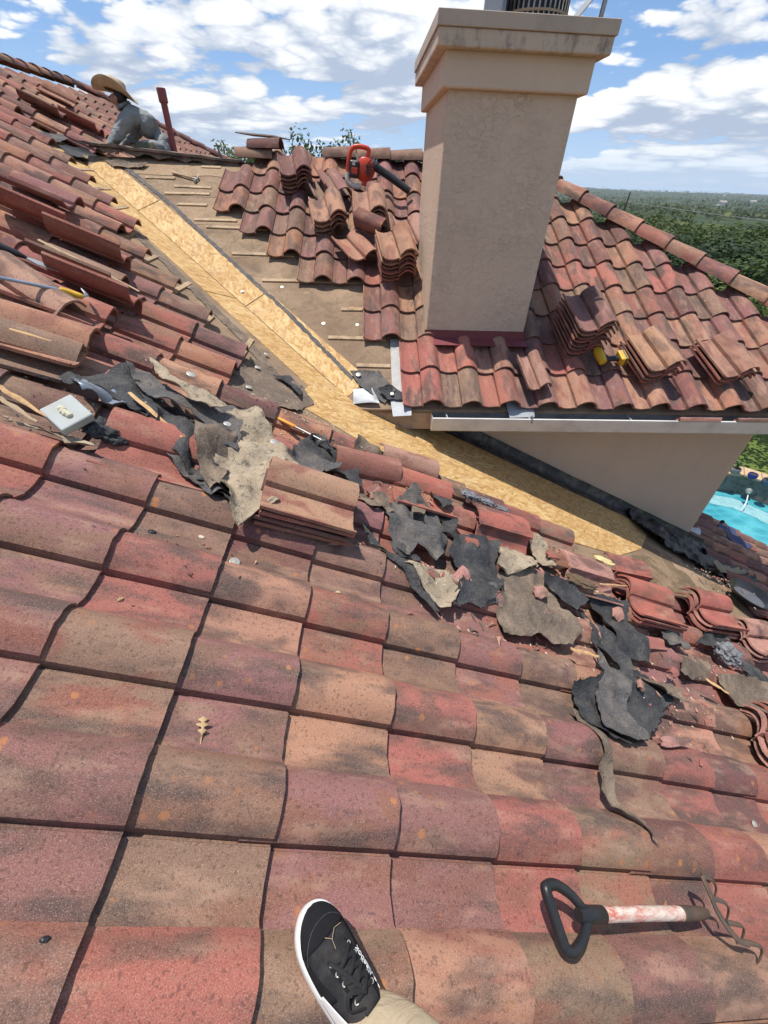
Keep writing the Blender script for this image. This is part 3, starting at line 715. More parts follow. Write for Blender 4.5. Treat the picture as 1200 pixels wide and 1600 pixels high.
# vent pipe behind the cross roof
vp = empty('vent_pipe', T(-2.33, 6.85, -.2), house)
mb = MB(); mb.lathe([(.036, 0), (.036, .90), (.0, .90)], 16); mb.build('pipe', PIPE_RED, vp, T(-2.33, 6.85, -.2), 40)
mb = MB(); mb.lathe([(.040, .82), (.050, .83), (.050, .945), (.042, .95), (.0, .95)], 16); mb.build('collar', PIPE_RED, vp, T(-2.33, 6.85, -.2), 40)
# downpipe stub by the wall corner
mb = MB(); mb.tube([(3.95, 3.80, -3.42), (4.10, 3.78, -3.36), (4.24, 3.76, -3.34)], .055, 14); mb.build('drain_stub', simple('white_pvc', (.62, .63, .65), .4, var=.06), house, I4, 40)

# ------------------------------------------------------------------ loose tiles
lt = random.Random(21)
def loose(M, s, v, z, rz, col, label, ry=-.05, rx=0.0, group=None, flip=False, sc=(1, 1, 1), me=None):
    m = M @ T(s, v, z) @ RZ(rz) @ RY(ry) @ RX(rx + (pi if flip else 0)) @ T(.21, -.16, -.03) @ S3(*sc) if sc == (1, 1, 1) else M @ T(s, v, z) @ RZ(rz) @ RY(ry) @ RX(rx + (pi if flip else 0)) @ S3(*sc) @ T(.21, -.16, -.03)
    o = link('loose_roof_tile', me or TILE_LOOSE[lt.randrange(3)], m); o.color = jig(PAL[col] if isinstance(col, str) else col, lt, .08)
    return tag(o, label, 'roof tile', group, 'thing')
def stack(M, s, v, z, rz, cols, desc, top, dz=.040, ry=-.05, jit=.010, sc=(1, 1, 1), rx=0.0):
    n = len(cols)
    for i, c in enumerate(cols):
        last = i == n - 1
        loose(M, s + lt.uniform(-jit, jit), v + lt.uniform(-jit, jit) * .5, z + i * dz, rz + lt.uniform(-.02, .02), c,
              f'{top}, topmost of the {desc}' if last else f'{ORD[n - i]} tile from the top of the {desc}', ry + lt.uniform(-.012, .012), rx, f'tiles of the {desc}', sc=sc)
ORD = ['', '', 'second', 'third', 'fourth', 'fifth', 'sixth', 'seventh', 'eighth', 'ninth']
SB = (1.05, .955, 1)
# on the cross roof
stack(MBF, -4.184, 1.873, .060, .10, 'MRPMRMPP', 'tall stack beside the yellow drill', 'rose red tile', sc=SB)
stack(MBF, -3.917, 2.444, .060, .16, 'RMRT', 'four-tile stack right of the yellow drill', 'pale-ended tile', sc=SB)
stack(MBF, -3.904, 3.106, .060, .14, 'RRT', 'low stack farthest right above the gutter', 'tan tile', sc=SB)
stack(MBF, -3.745, 1.407, .075, .06, 'MK', 'narrow cut pair by the chimney corner', 'pale pink cut tile', sc=(.92, .55, .8), dz=.02)
stack(MBF, -5.129, 0.302, .055, .12, 'RMRMTT', 'tall stack against the sunlit chimney side', 'tan tile', sc=SB)
stack(MBF, -5.82, -0.367, .060, .20, 'MNTT', 'leaning stack left of the leaf blower stack', 'sandy tile', sc=SB, rx=.08)
stack(MBF, -5.87, 0.061, .060, .06, 'MRNTT', 'stack directly below the leaf blower', 'brown tile', sc=SB)
stack(MBF, -6.538, -0.744, .060, .16, 'MNMPM', 'stack beside the broken ridge pieces', 'dark maroon tile', sc=SB)
loose(MBF, -6.391, -0.333, .13, .35, 'P', 'reddish tile propped on edge left of the leaf blower', rx=-.5, sc=SB)
loose(MBF, -6.261, -0.411, .10, .30, 'N', 'grey-brown tile propped behind the sandy stack below the ridge', rx=-.35, sc=SB)
loose(MBF, -5.337, -0.074, .085, .45, 'T', 'tan tile askew with its end raised beside the tall chimney stack', ry=-.12, rx=-.2, sc=SB)
loose(MBF, -5.609, 0.501, .10, .2, 'K', 'pinkish tile half hidden by the sunlit chimney corner', rx=-.15, sc=SB)
loose(MBF, -5.477, 0.046, .14, .9, 'M', 'dark tile standing on edge between two tile stacks', rx=1.1, sc=(.8, .9, 1))
def shard(M, s, v, z, L, w, col, label, rz=0.0, rx=0.0, ry=0.0, seed=0):
    rn = random.Random(seed); k = 14; out = []
    for i in range(k):
        a = 2 * pi * i / k; r = rn.uniform(.72, 1.1); out.append((L * .5 * r * (abs(cos(a)) ** .6) * (1 if cos(a) > 0 else -1), w * .5 * r * (abs(sin(a)) ** .6) * (1 if sin(a) > 0 else -1)))
    mb = MB(); n = k; vs = [(x, y, .007 * (1 - (2 * y / w) ** 2)) for x, y in out] + [(x * .97, y * .97, .007 * (1 - (2 * y / w) ** 2) - .013) for x, y in out] + [(0, 0, .008), (0, 0, -.005)]
    mb.add(vs, [(i, (i+1) % n, 2*n) for i in range(n)] + [((i+1) % n + n, i + n, 2*n + 1) for i in range(n)] + [(i, i + n, (i+1) % n + n, (i+1) % n) for i in range(n)])
    o = mb.build('tile_shard', TILE_CLEAN, None, M @ T(s, v, z) @ RZ(rz) @ RY(ry) @ RX(rx)); o.color = jig(col, lt, .08)
    return tag(o, label, 'tile shard', kind='thing')
# broken ridge pieces at the top of the cross roof
def ridge_piece(m, col, label):
    o = link('loose_ridge_tile', BARREL, m); o.color = jig(PAL[col], lt); return tag(o, label, 'ridge tile', kind='thing')
zz0 = ZDB(RIDGE_Y) + .06
ridge_piece(along((-1.27, 6.40, zz0 - .02), (1, .1, 0)), 'N', 'lower broken ridge tile on the stripped ridge end')
ridge_piece(along((-1.13, 6.40, zz0 + .07), (1, -.12, .02)) @ S3(.9, .9, .9), 'M', 'upper broken ridge tile stacked under the dark splintered board')
# on the main roof
stack(MA, -0.322, 1.51, .066, .06, ['R', 'M', 'R', 'T'], 'neat stack below the yellow hammer handle', 'orange-tan tile', dz=.028)
loose(MA, -0.977, 1.56, .060, .10, 'R', 'dusty orange-red tile lying flat under the torn felt heap', ry=-.02, rx=.10)
loose(MA, -1.68, 2.002, .10, .08, 'O', 'big lichen-spotted tile at the left edge, above the blue metal scrap', ry=-.10, rx=.06)
loose(MA, -1.678, 1.898, .065, .14, 'N', 'brown tile under the lichen-spotted one at the left edge', ry=-.06, rx=.0)
loose(MA, -1.913, 2.322, .10, -.35, 'K', 'pale pink tile under the pry bar at the left edge', ry=.05, rx=.25)
loose(MA, -1.784, 2.427, .085, .05, 'R', 'red tile broken off beside the hooked end of the pry bar', ry=-.02, rx=-.15)
loose(MA, -1.783, 2.789, .10, .05, 'R', 'dark red tile lying on its side below the pry bar', rx=-.75)
loose(MA, -1.93, 2.941, .12, .03, 'N', 'brown tile tilted on the overturned dark red one', rx=-.45)
loose(MA, -2.071, 3.336, .12, .10, 'R', 'deep red tile tipped on edge across the middle of the left slope', rx=-.75)
loose(MA, -2.422, 3.433, .12, .06, 'R', 'long red tile tipped on edge at the left edge of the slope', rx=-.7)
loose(MA, -2.713, 4.026, .10, .03, 'P', 'purple tile riding high over its row near the left edge', ry=-.08, rx=-.2)
loose(MA, -4.984, 8.735, .10, .12, 'T', 'orange-headed tile lying loose high on the roof left of the worker', ry=-.06, rx=.2)
loose(MA, -4.408, 7.266, .09, .10, 'M', 'dark tile tipped over its neighbour below the loose orange-headed tile', ry=-.06, rx=-.45)
loose(MA, -4.175, 7.67, .09, .06, 'R', 'red tile tipped up just left of the worker', ry=-.06, rx=-.45)
FRESH = (.40, .115, .085); PINK = (.47, .235, .185)
loose(MA, 0.958, 1.938, .075, .13, FRESH, 'fresh red tile lying among felt scraps by the strand board', flip=True, ry=-.02, rx=.25)
loose(MA, 1.63, 1.815, .085, .08, PINK, 'overturned tile full of brown dirt beside the folded felt sheet', flip=True, ry=-.02, rx=.1)
loose(MA, 2.202, 2.043, .075, .16, FRESH, 'bright red tile leaning behind the dirt-filled tile', flip=True, rx=.2)
loose(MA, 0.384, 2.07, .060, .12, FRESH, 'red tile under the square black felt scrap', ry=-.02)
loose(MA, 0.311, 2.253, .060, .16, 'K', 'crusted pink tile edge near the grey mortar streak', ry=-.03, rx=.2)
loose(MA, 0.007, 2.005, .055, .25, 'R', 'red tile poking out below the black plastic strip', ry=-.04, rx=.3)
stack(MA, 2.18, 1.773, .060, .05, [FRESH, 'R', FRESH], 'flat stack left of the rippling tile ends', 'thin red tile', dz=.028)
stack(MA, 2.926, 1.921, .065, .16, [PINK, 'R', PINK, FRESH], 'rippling-ended stack behind the grey lump', 'salmon tile', dz=.036, jit=.025)
stack(MA, 3.485, 1.835, .065, .18, [PINK, PINK, PINK], 'low right-edge stack behind the grey lump', 'salmon tile', dz=.036, jit=.025)
stack(MA, 2.606, 0.892, .070, -.25, [PINK, PINK, 'R', PINK], 'wavy pink stack cut by the right edge', 'pink tile', dz=.040, jit=.03)
shard(MA, 1.929, 1.412, .062, .34, .10, PAL['R'], 'long split red tile shard under the black felt strips', .15, seed=1)
shard(MA, 1.601, 0.786, .060, .26, .05, PINK, 'narrow pink tile sliver pointing right below the round black felt', .18, .3, seed=2)
shard(MA, 1.743, 1.563, .065, .16, .09, PINK, 'pink tile shard between the folded felt and the black strips', .5, .5, seed=3)
shard(MA, 0.531, 1.424, .060, .18, .10, PINK, 'pale tile shard under the ragged black felt', .9, .3, seed=4)
shard(MA, 1.094, 1.517, .060, .12, .08, PINK, 'pink shard at the upper rim of the folded felt sheet', .4, .2, seed=5)
shard(MA, 0.655, 1.718, .075, .10, .07, (.34, .12, .09), 'small red shard above the ragged black felt', .2, .3, seed=6)
shard(MA, 1.346, 1.906, .085, .16, .07, (.36, .12, .09), 'red shard resting against the overturned dirty tile', .25, .3, seed=7)
shard(MA, 1.563, 1.052, .070, .07, .05, PINK, 'tiny pale shard on the roundish black patch', .9, .2, seed=8)
shard(MA, 1.993, 1.23, .055, .10, .06, (.30, .11, .09), 'small red shard right of the roundish black patch', .5, .2, seed=9)
shard(MA, 0.04, 1.867, .060, .14, .08, PINK, 'pinkish red shard beside the neat tile stack', 1.0, .4, seed=10)
shard(MA, 0.54, 2.185, .070, .20, .07, (.30, .13, .10), 'brownish shard lying along the grey mortar streak', .1, .2, seed=11)
for x, lab in ((2.78, 'pink tile sliver resting on the gutter lip, left of two'), (3.28, 'pink tile sliver resting on the gutter lip at the right edge')):
    loose(I4, x, GY - .085, zg - .02, pi / 2 + 1.57, PINK, lab, ry=0, sc=(.85, .14, .5))

# ------------------------------------------------------------------ torn felt and scraps on the main roof
def hz(lift, amp=.012, sc=9.0, seed=0.0, bumps=(), follow=.75):
    def f(s, y):
        base = .028 + (top_z(s, y) - .028) * follow
        h = max(base, .0) + lift + amp * (nz(s * sc, y * sc, seed) + .5 * nz(s * sc * 2.3, y * sc * 2.3, seed + 5))
        h += amp * 1.3 * (abs(nz(s * sc * .9 + y * 3, y * sc * .7, seed + 11)) * 2.2 - .5) + amp * .6 * abs(nz(s * sc * 2.2, y * sc * 2.6, seed + 17))
        for bs, by, br, bh in bumps: h += bh * exp(-((s - bs) ** 2 + (y - by) ** 2) / (br * br))
        return h
    return f
def grown(pts, k):
    cx = sum(p[0] for p in pts) / len(pts); cy = sum(p[1] for p in pts) / len(pts)
    return [(cx + (p[0] - cx) * k, cy + (p[1] - cy) * k) for p in pts]
def felt(pts, mt, label, lift=.008, amp=.012, bumps=(), name='torn_felt', cat='roofing felt', seed=0, th=.004, step=.014, jag=.007, grid=.026, follow=.75, M=MA, zf=None, curl=.022, grow=1.06):
    pts = grown(pts, grow)
    return tag(sheet(name, M, pts, zf or hz(lift, amp, 9, seed, bumps, follow), mt, th, step, jag, grid, seed, curl=curl), label, cat)
fc = [(-0.932, 1.819)]
fl = lambda t, h, r: [(t[0][0], t[0][1], r, h)]
felt([(-1.489, 1.745), (-1.418, 1.87), (-1.298, 1.992), (-1.216, 1.926), (-1.016, 1.786), (-1.1, 1.747), (-1.179, 1.736), (-1.286, 1.804), (-1.411, 1.764)], FELT_BLACK, 'long dark felt flap curling over the blue-grey metal scrap', .03, .02, fl([(-1.274, 1.906)], .06, .2), grow=1.16, seed=1)
felt([(-1.262, 1.993), (-1.171, 1.993), (-0.981, 1.887), (-0.859, 1.881), (-0.765, 1.93), (-0.733, 1.688), (-0.81, 1.686), (-0.915, 1.753), (-1.054, 1.79), (-1.162, 1.894)], FELT_GREY, 'grey felt tongue with a tin cap near its pointed end', .085, .012, fl([(-0.949, 1.871)], .08, .22), grow=1.16, seed=2)
felt([(-1.234, 2.057), (-1.1, 1.964), (-0.959, 1.921), (-0.826, 1.904), (-0.88, 1.827), (-0.969, 1.813), (-1.054, 1.898), (-1.119, 1.92)], FELT_TAN, 'tan papery strip lying on the grey felt tongue', .125, .015, fl([(-0.975, 1.954)], .08, .22), seed=3)
felt([(-1.179, 1.781), (-1.12, 1.838), (-0.97, 1.653), (-0.751, 1.517), (-0.625, 1.474), (-0.657, 1.383), (-0.827, 1.502), (-1.022, 1.613)], FELT_BLACK, 'black felt layer at the bottom of the torn heap', .02, .02, seed=4)
felt([(-0.952, 2.221), (-0.784, 2.137), (-0.589, 2.007), (-0.501, 1.904), (-0.518, 1.709), (-0.636, 1.9), (-0.809, 1.963)], FELT_GREY, 'grey felt sheet behind the mouldy tan piece', .03, .02, seed=5)
felt([(-0.824, 1.864), (-0.776, 2.029), (-0.665, 2.017), (-0.543, 1.909), (-0.449, 1.787), (-0.437, 1.615), (-0.475, 1.472), (-0.543, 1.388), (-0.586, 1.318), (-0.633, 1.363), (-0.668, 1.441), (-0.74, 1.572), (-0.838, 1.665), (-0.838, 1.786)], FELT_TAN, 'large mouldy tan felt piece with a fuzzy lower end', .075, .03, fl([(-0.603, 1.708)], .05, .18), grow=1.16, seed=6, th=.012)
felt([(-0.447, 1.567), (-0.38, 1.576), (-0.271, 1.807), (-0.187, 1.93), (-0.327, 1.944), (-0.451, 1.921), (-0.45, 1.726)], FELT_GREY, 'grey felt corner draped over the neat tile stack', .085, .01, seed=7)
felt([(-0.318, 2.259), (-0.416, 2.072), (-0.417, 1.96), (-0.215, 1.944), (-0.129, 1.923), (-0.05, 1.91), (-0.179, 2.166)], FELT_BLACK, 'black felt scrap under the yellow hammer head', .03, .02, seed=8)
felt([(-0.348, 2.2), (-0.27, 2.17), (-0.118, 2.063), (-0.028, 1.911), (-0.083, 1.895), (-0.226, 2)], FELT_BLACK, 'thin shiny black plastic strip beside the hammer head', .05, .02, name='plastic_strip', cat='plastic strip', seed=9)
felt([(-0.072, 2.391), (0.049, 2.435), (0.16, 2.426), (0.124, 2.158), (0.069, 2.1), (-0.085, 2.131)], FELT_BROWN, 'brown felt patch hugging the tiles by the strand board', .006, .006, seed=10, follow=1)
felt([(0.308, 2.052), (0.416, 1.946), (0.52, 1.821), (0.467, 1.603), (0.386, 1.505), (0.354, 1.524), (0.283, 1.569), (0.225, 1.45), (0.171, 1.499), (0.13, 1.673), (0.095, 1.741)], FELT_GREY, 'square dark felt scrap with a curled brown corner', .02, .02, fl([(0.277, 1.528)], .05, .08), seed=11)
felt([(0.293, 1.904), (0.378, 1.89), (0.338, 1.786), (0.272, 1.785)], FELT_BROWN, 'small brown flap on the square felt scrap', .055, .01, seed=12)
felt([(-0.015, 1.589), (0.021, 1.567), (0.102, 1.465), (0.234, 1.41), (0.329, 1.414), (0.457, 1.412), (0.503, 1.353), (0.42, 1.218), (0.376, 1.211), (0.299, 1.299), (0.212, 1.376), (0.08, 1.432)], FELT_TAN, 'tapering tan strip with a black edge below the square felt scrap', .014, .015, seed=13)
felt([(-0.012, 1.595), (0.026, 1.565), (0.104, 1.46), (0.231, 1.375), (0.304, 1.281), (0.374, 1.195), (0.344, 1.178), (0.273, 1.258), (0.193, 1.343), (0.071, 1.41)], FELT_BLACK, 'black shiny edging along the tapering tan strip', .02, .012, name='edging_strip', cat='edging', seed=14, grid=.02)
felt([(0.542, 1.737), (0.705, 1.82), (0.898, 1.841), (0.815, 1.652), (0.845, 1.535), (0.767, 1.433), (0.694, 1.343), (0.62, 1.277), (0.569, 1.304), (0.462, 1.244), (0.559, 1.508), (0.512, 1.633)], FELT_BLACK, 'ragged pitch-black felt piece left of the folded sheet', .03, .022, seed=15, jag=.016)
felt([(0.862, 1.607), (1.107, 1.689), (1.179, 1.68), (1.22, 1.497), (1.299, 1.324), (1.206, 1.237), (1.081, 1.21), (0.984, 1.233), (0.865, 1.206), (0.759, 1.179), (0.767, 1.345)], FELT_BROWN, 'large brown felt sheet with a raised fold across three tiles', .016, .012, fl([(0.979, 1.416)], .03, .07), seed=16, jag=.008)
felt([(0.896, 1.817), (1.051, 1.846), (1.133, 1.719), (0.915, 1.606), (0.819, 1.623)], FELT_TAN, 'crumbly straw-coloured scrap above the folded sheet', .04, .02, seed=17, th=.010)
felt([(1.595, 1.669), (1.919, 1.709), (1.861, 1.504), (1.86, 1.281), (1.667, 1.275), (1.587, 1.316), (1.564, 1.449)], FELT_BLACK, 'broad charcoal felt strip right of the folded sheet', .03, .014, seed=18)
felt([(1.453, 1.556), (1.53, 1.462), (1.586, 1.345), (1.629, 1.293), (1.604, 1.138), (1.476, 1.187), (1.404, 1.312)], FELT_BLACK, 'narrow charcoal felt strip beside the broad one', .012, .012, seed=19)
felt([(1.096, 0.982), (1.279, 1.042), (1.364, 1.128), (1.535, 1.15), (1.73, 1.176), (1.806, 1.103), (1.744, 0.998), (1.587, 0.873), (1.375, 0.767), (1.223, 0.73), (1.127, 0.768), (1.074, 0.842)], FELT_BLACK, 'roundish crusted black felt patch in the middle right', .012, .010, seed=20, jag=.014)
felt([(1.362, 1.235), (1.394, 1.16), (1.474, 1.07), (1.365, 0.885), (1.343, 0.758), (1.258, 0.737), (1.173, 0.791), (1.19, 0.912), (1.308, 1.067)], FELT_GREY, 'grey-brown felt strip lying across the roundish black patch', .03, .012, seed=21)
felt([(1.027, 0.853), (1.11, 0.823), (1.126, 0.718), (1.121, 0.619), (1.06, 0.502), (1.118, 0.444), (1.159, 0.381), (1.087, 0.433), (0.999, 0.481), (0.998, 0.537), (1.063, 0.659), (1.058, 0.786)], FELT_BROWN, 'long brown felt ribbon trailing down to a thin tip', .010, .008, seed=22, jag=.005, grid=.025)
felt([(2.547, 1.349), (3.155, 1.385), (2.866, 1.161), (2.6, 1.156), (2.495, 1.176)], FELT_BROWN, 'brown felt scrap at the right edge above the wavy pink stack', .03, .015, seed=23)
felt([(0.383, 2.247), (0.479, 2.333), (0.568, 2.312), (0.633, 2.217), (0.566, 2.028), (0.499, 1.972), (0.44, 2.069)], FELT_BLACK, 'shrivelled black scrap beside the grey mortar streak', .04, .02, seed=24, jag=.014)
felt([(1.233, 2.065), (1.326, 2.03), (1.384, 1.871), (1.298, 1.725), (1.191, 1.804)], FELT_TAN, 'dirty torn scrap between the fresh red tile and the overturned tile', .05, .015, seed=25)
felt([(-1.449, 1.48), (-1.39, 1.495), (-1.296, 1.48), (-1.18, 1.446), (-1.173, 1.417), (-1.261, 1.409), (-1.352, 1.424)], FELT_TAN, 'curved weathered felt strip under the white foam block', .02, .012, seed=26)
felt([(-1.213, 1.899), (-1.116, 1.915), (-0.919, 1.771), (-0.716, 1.57), (-0.628, 1.431), (-0.717, 1.45), (-0.844, 1.511), (-0.979, 1.622), (-1.099, 1.722)], FELT_BLACK, 'crumpled black sheet in the middle of the felt heap', .04, .03, fl([(-0.936, 1.729)], .06, .2), grow=1.16, seed=71)
felt([(-0.962, 1.852), (-0.831, 1.919), (-0.728, 1.731), (-0.71, 1.523), (-0.741, 1.425), (-0.842, 1.574)], FELT_BROWN, 'brown crumpled layer leaning on the mouldy tan piece', .08, .03, fl([(-0.813, 1.696)], .06, .15), grow=1.16, seed=72)
felt([(-1.309, 1.962), (-1.209, 1.995), (-1.084, 1.814), (-1.085, 1.672), (-1.165, 1.724)], FELT_BLACK, 'crushed black scrap right of the blue-grey metal', .05, .03, seed=73)
felt([(-1.058, 1.758), (-0.886, 1.671), (-0.679, 1.441), (-0.726, 1.386), (-0.888, 1.497), (-1.018, 1.612)], FELT_GREY, 'grey folded layer along the lower side of the felt heap', .045, .025, seed=74)
felt([(-0.553, 1.965), (-0.401, 1.945), (-0.206, 1.93), (-0.278, 1.802), (-0.441, 1.826)], FELT_BLACK, 'black sliver between the hammer and the tile stack', .05, .02, seed=75)
felt([(0.504, 1.943), (0.609, 1.912), (0.532, 1.709), (0.465, 1.748)], FELT_BLACK, 'small black tatter right of the square felt scrap', .03, .02, seed=76)
felt([(-0.06, 1.819), (0.113, 1.855), (0.156, 1.752), (0.015, 1.704)], FELT_BROWN, 'brown tatter left of the square felt scrap', .03, .02, seed=77)
felt([(1.153, 1.654), (1.364, 1.676), (1.487, 1.586), (1.359, 1.487), (1.203, 1.534)], FELT_BLACK, 'black tatter along the upper edge of the folded felt sheet', .05, .02, seed=78)
felt([(2.215, 1.592), (2.404, 1.615), (2.386, 1.496), (2.185, 1.476)], FELT_GREY, 'grey tatter below the rippling tile ends', .03, .02, seed=79)
felt([(1.639, 1.139), (1.892, 1.12), (1.864, 1.017), (1.693, 1.018)], FELT_BROWN, 'brown tatter at the upper right of the roundish black patch', .03, .02, seed=80)
felt([(2.773, 1.753), (3.003, 1.728), (2.774, 1.597), (2.608, 1.615)], FELT_BLACK, 'black tatter left of the grey mortar lump', .03, .02, seed=81)
felt([(0.608, 1.448), (0.75, 1.452), (0.738, 1.331), (0.62, 1.312)], FELT_GREY, 'grey tatter under the ragged pitch-black felt', .02, .02, seed=82)
felt([(0.134, 1.52), (0.243, 1.499), (0.27, 1.412), (0.17, 1.414)], FELT_BLACK, 'black tatter between the square scrap and the tapering strip', .02, .02, seed=83)
felt([(2.146, 1.356), (2.437, 1.4), (2.408, 1.295), (2.158, 1.265)], FELT_BROWN, 'brown tatter left of the grey lump on the red tiles', .02, .02, seed=84)
# on the cross roof at its lower corner
DZ = DECK
felt([(-3.816, -0.101), (-3.836, 0.132), (-3.62, 0.257), (-3.51, 0.169), (-3.69, -0.03)], FELT_GREY, 'dark felt corner with a tin cap at the foot of the stripped slope', M=MBF, zf=flatz(DZ + .03, .012, 9, 2), seed=31)
felt([(-3.617, 0.129), (-3.661, 0.237), (-3.581, 0.356), (-3.527, 0.38), (-3.524, 0.201)], FELT_BLACK, 'curled black felt tip under the first eave tile', M=MBF, zf=flatz(DZ + .045, .015, 12, 5), seed=32)
o = felt([(-3.647, -0.078), (-3.657, 0.066), (-3.489, 0.127), (-3.492, -0.076)], GALV, 'triangular bare metal flashing at the lower end of the valley', M=MBF, zf=flatz(DZ + .02, .002, 4, 1), seed=33, jag=.0, name='flashing_scrap', cat='metal flashing')
# felt still on the deck left of the valley, peeling over the board
felt([(-0.94, 2.575), (-0.882, 3.133), (-0.644, 3.029), (-0.487, 2.96), (-0.386, 2.858), (-0.483, 2.637), (-0.657, 2.568), (-0.777, 2.358)], FELT_BROWN, 'peeling brown felt sheet overlapping the strand board left of its bend', zf=flatz(DZ + .022, .008, 5, 7), seed=34, jag=.02)
felt([(-0.696, 2.993), (-0.599, 3.057), (-0.475, 2.949), (-0.488, 2.821), (-0.569, 2.919)], FELT_BLACK, 'small black felt tongue on the edge of the strand board', zf=flatz(DZ + .035, .006, 9, 3), seed=35)
felt([(-3.735, 6.271), (-3.714, 6.572), (-3.606, 6.812), (-3.489, 6.585), (-3.495, 6.252), (-3.596, 6.158)], FELT_BLACK, 'black membrane strip across the top of the valley', zf=flatz(DZ + .05, .015, 5, 3), seed=36, M=MA)
felt([(-3.945, 6.294), (-3.998, 6.792), (-3.913, 6.812), (-3.82, 6.415), (-3.806, 6.077)], FELT_GREY, 'grey felt scrap beside the worker near the top of the valley', zf=flatz(DZ + .06, .015, 5, 3), seed=37)
felt([(-6.997, -2.957), (-6.99, -2.705), (-6.952, -2.482), (-6.867, -2.52), (-6.869, -2.832)], FELT_BROWN, 'scuffed felt scrap under the rotten ridge board', M=MBF, zf=flatz(DZ + .02, .012, 6, 3), seed=38)

# blue-grey metal scrap and foam block by the felt heap
felt([(-1.417, 1.784), (-1.426, 1.848), (-1.337, 1.772), (-1.295, 1.861), (-1.205, 1.839), (-1.204, 1.772), (-1.28, 1.684), (-1.32, 1.658), (-1.36, 1.681)], simple('blue_grey_sheet', (.27, .31, .36), .45, .5, var=.2, dark=(.14, .15, .16), damt=.4), 'bent blue-grey sheet metal scrap beside the white foam block', .05, .03, fl([(-1.313, 1.756)], .04, .1), name='metal_scrap', cat='metal scrap', seed=41, jag=.0, th=.003)
def lump(name, M, s, v, z, r, mt, label, cat, amp=.35, sc=(1, 1, .7), freq=2.2, seed=0, sub=4):
    bm = bmesh.new(); bmesh.ops.create_icosphere(bm, subdivisions=sub, radius=1)
    for vv in bm.verts:
        d = vv.co.copy(); k = 1 + amp * (noise.noise(d * freq + Vector((seed * 7.1, 0, 0))) + .6 * noise.noise(d * freq * 2.6 + Vector((0, seed * 3.3, 0))) + .35 * noise.noise(d * freq * 6))
        vv.co = Vector((d.x * sc[0], d.y * sc[1], d.z * sc[2])) * r * k
    me = bpy.data.meshes.new(name); bm.to_mesh(me); bm.free(); me.materials.append(mt)
    me.polygons.foreach_set('use_smooth', [True] * len(me.polygons))
    return tag(link(name, me, M @ T(s, v, z)), label, cat)
m = MA @ T(-1.304, 1.519, .10) @ RZ(-.55) @ RX(.45) @ RY(.1)
foam = empty('foam_block', m)
mb = MB(); mb.box(-.062, .062, -.062, .062, -.02, .02); bevel(mb.build('block', simple('white_foam', (.38, .40, .385), .7, var=.12, dark=(.33, .31, .26), damt=.4), foam, m), .006)
mb = MB()
for i in range(7):
    c_ = Vector((-.022 + .007 * i, .012 * nz(i * 1.3, 2) - .004, .021)); k_ = .013 + .005 * nz(i * 1.7, 1)
    mb.lathe([(k_ * .2, -k_), (k_, -k_ * .4), (k_ * .9, k_ * .3), (k_ * .2, k_ * .8)], 8, T(*c_))
mb.build('glue_bead', simple('dried_yellow_foam', (.56, .53, .38), .9, bump=.8, bscale=90), foam, m, 70)
tag(foam, 'white foam block with dried yellow glue beside the bent metal scrap', 'foam block')
lump('tar_lump', MA, -1.196, 1.554, .06, .05, FELT_BLACK, 'crumpled black tar lump below the white foam block', 'tar lump', .5, (1.2, 1, .6), 2.6, 3)
lump('tar_lump', MA, -1.141, 1.546, .05, .036, FELT_BLACK, 'smaller smooth black tar lump right of the crumpled one', 'tar lump', .3, (1.2, 1, .5), 2.0, 5)
lump('mortar_lump', MA, 2.822, 1.547, .07, .085, MORTAR_GREY, 'shaggy grey mortar lump behind the brown felt scrap', 'mortar', .30, (1, 1, .75), 2.4, 8, 5)
for i, (u, r) in enumerate((([(0.787, 2.259)], .05), ([(0.924, 2.263)], .045), ([(1.063, 2.259)], .035))):
    lump('mortar_lump', MA, u[0][0], u[0][1], .065, r, MORTAR_GREY, ('upper', 'middle', 'lower')[i] + ' lump of the grey mortar streak beside the strand board', 'mortar', .5, (1.5, .8, .35), 3.4, i + 11)
lump('mortar_lump', MA, 1.817, 1.99, .14, .06, simple('pale_sawdust', (.66, .50, .24), .9, var=.3, scale=60, bump=1.0), 'pale yellow sawdust mound on the overturned dirty tile', 'sawdust', .3, (1.6, .6, .25), 3, 15)
lump('dirt_clump', MA, 1.474, 1.702, .10, .06, simple('brown_dirt', (.13, .085, .05), .95, var=.5, scale=60, bump=1.0), 'brown dirt filling the overturned tile', 'dirt', .35, (2.0, .8, .3), 3, 17)
lump('mortar_lump', MA, 0.191, 2.111, .06, .035, MORTAR, 'small pale mortar crust on the crusted pink tile', 'mortar', .5, (1.8, .7, .35), 3, 18)
lump('tar_lump', MA, 3.064, 1.475, .05, .10, BLACK_METAL, 'flat glittering black tar patch at the right edge', 'tar lump', .3, (1.4, .9, .18), 3, 19)

# charred flashing heap at the lower end of the wall, bucket and litter
felt([(3.373, 3.553), (3.961, 3.681), (4.463, 3.653), (4.744, 3.502), (5.092, 3.361), (5.411, 3.303), (5.069, 3.104), (4.402, 2.951), (4.028, 3.013), (3.665, 3.074), (3.388, 3.23)], BLACK_METAL, 'crumpled tarry black flashing strip below the wall corner', .0, .03, name='tar_flashing', cat='flashing', seed=51, zf=lambda s, y: DZ + .07 + .05 * nz(s * 7, y * 7, 2) + .03 * nz(s * 20, y * 20, 5), jag=.02)
felt([(4.326, 3.115), (4.682, 3.157), (5.239, 3.322), (4.8, 3.102), (4.266, 2.928), (4.181, 2.951)], FELT_TAN, 'pale torn paper strip under the tarry black flashing', zf=lambda s, y: DZ + .11 + .03 * nz(s * 9, y * 9, 2), seed=52, jag=.015)
o = empty('plastic_tray', MA @ T(4.39, 2.625, .02) @ RZ(.1) @ RY(-.1))
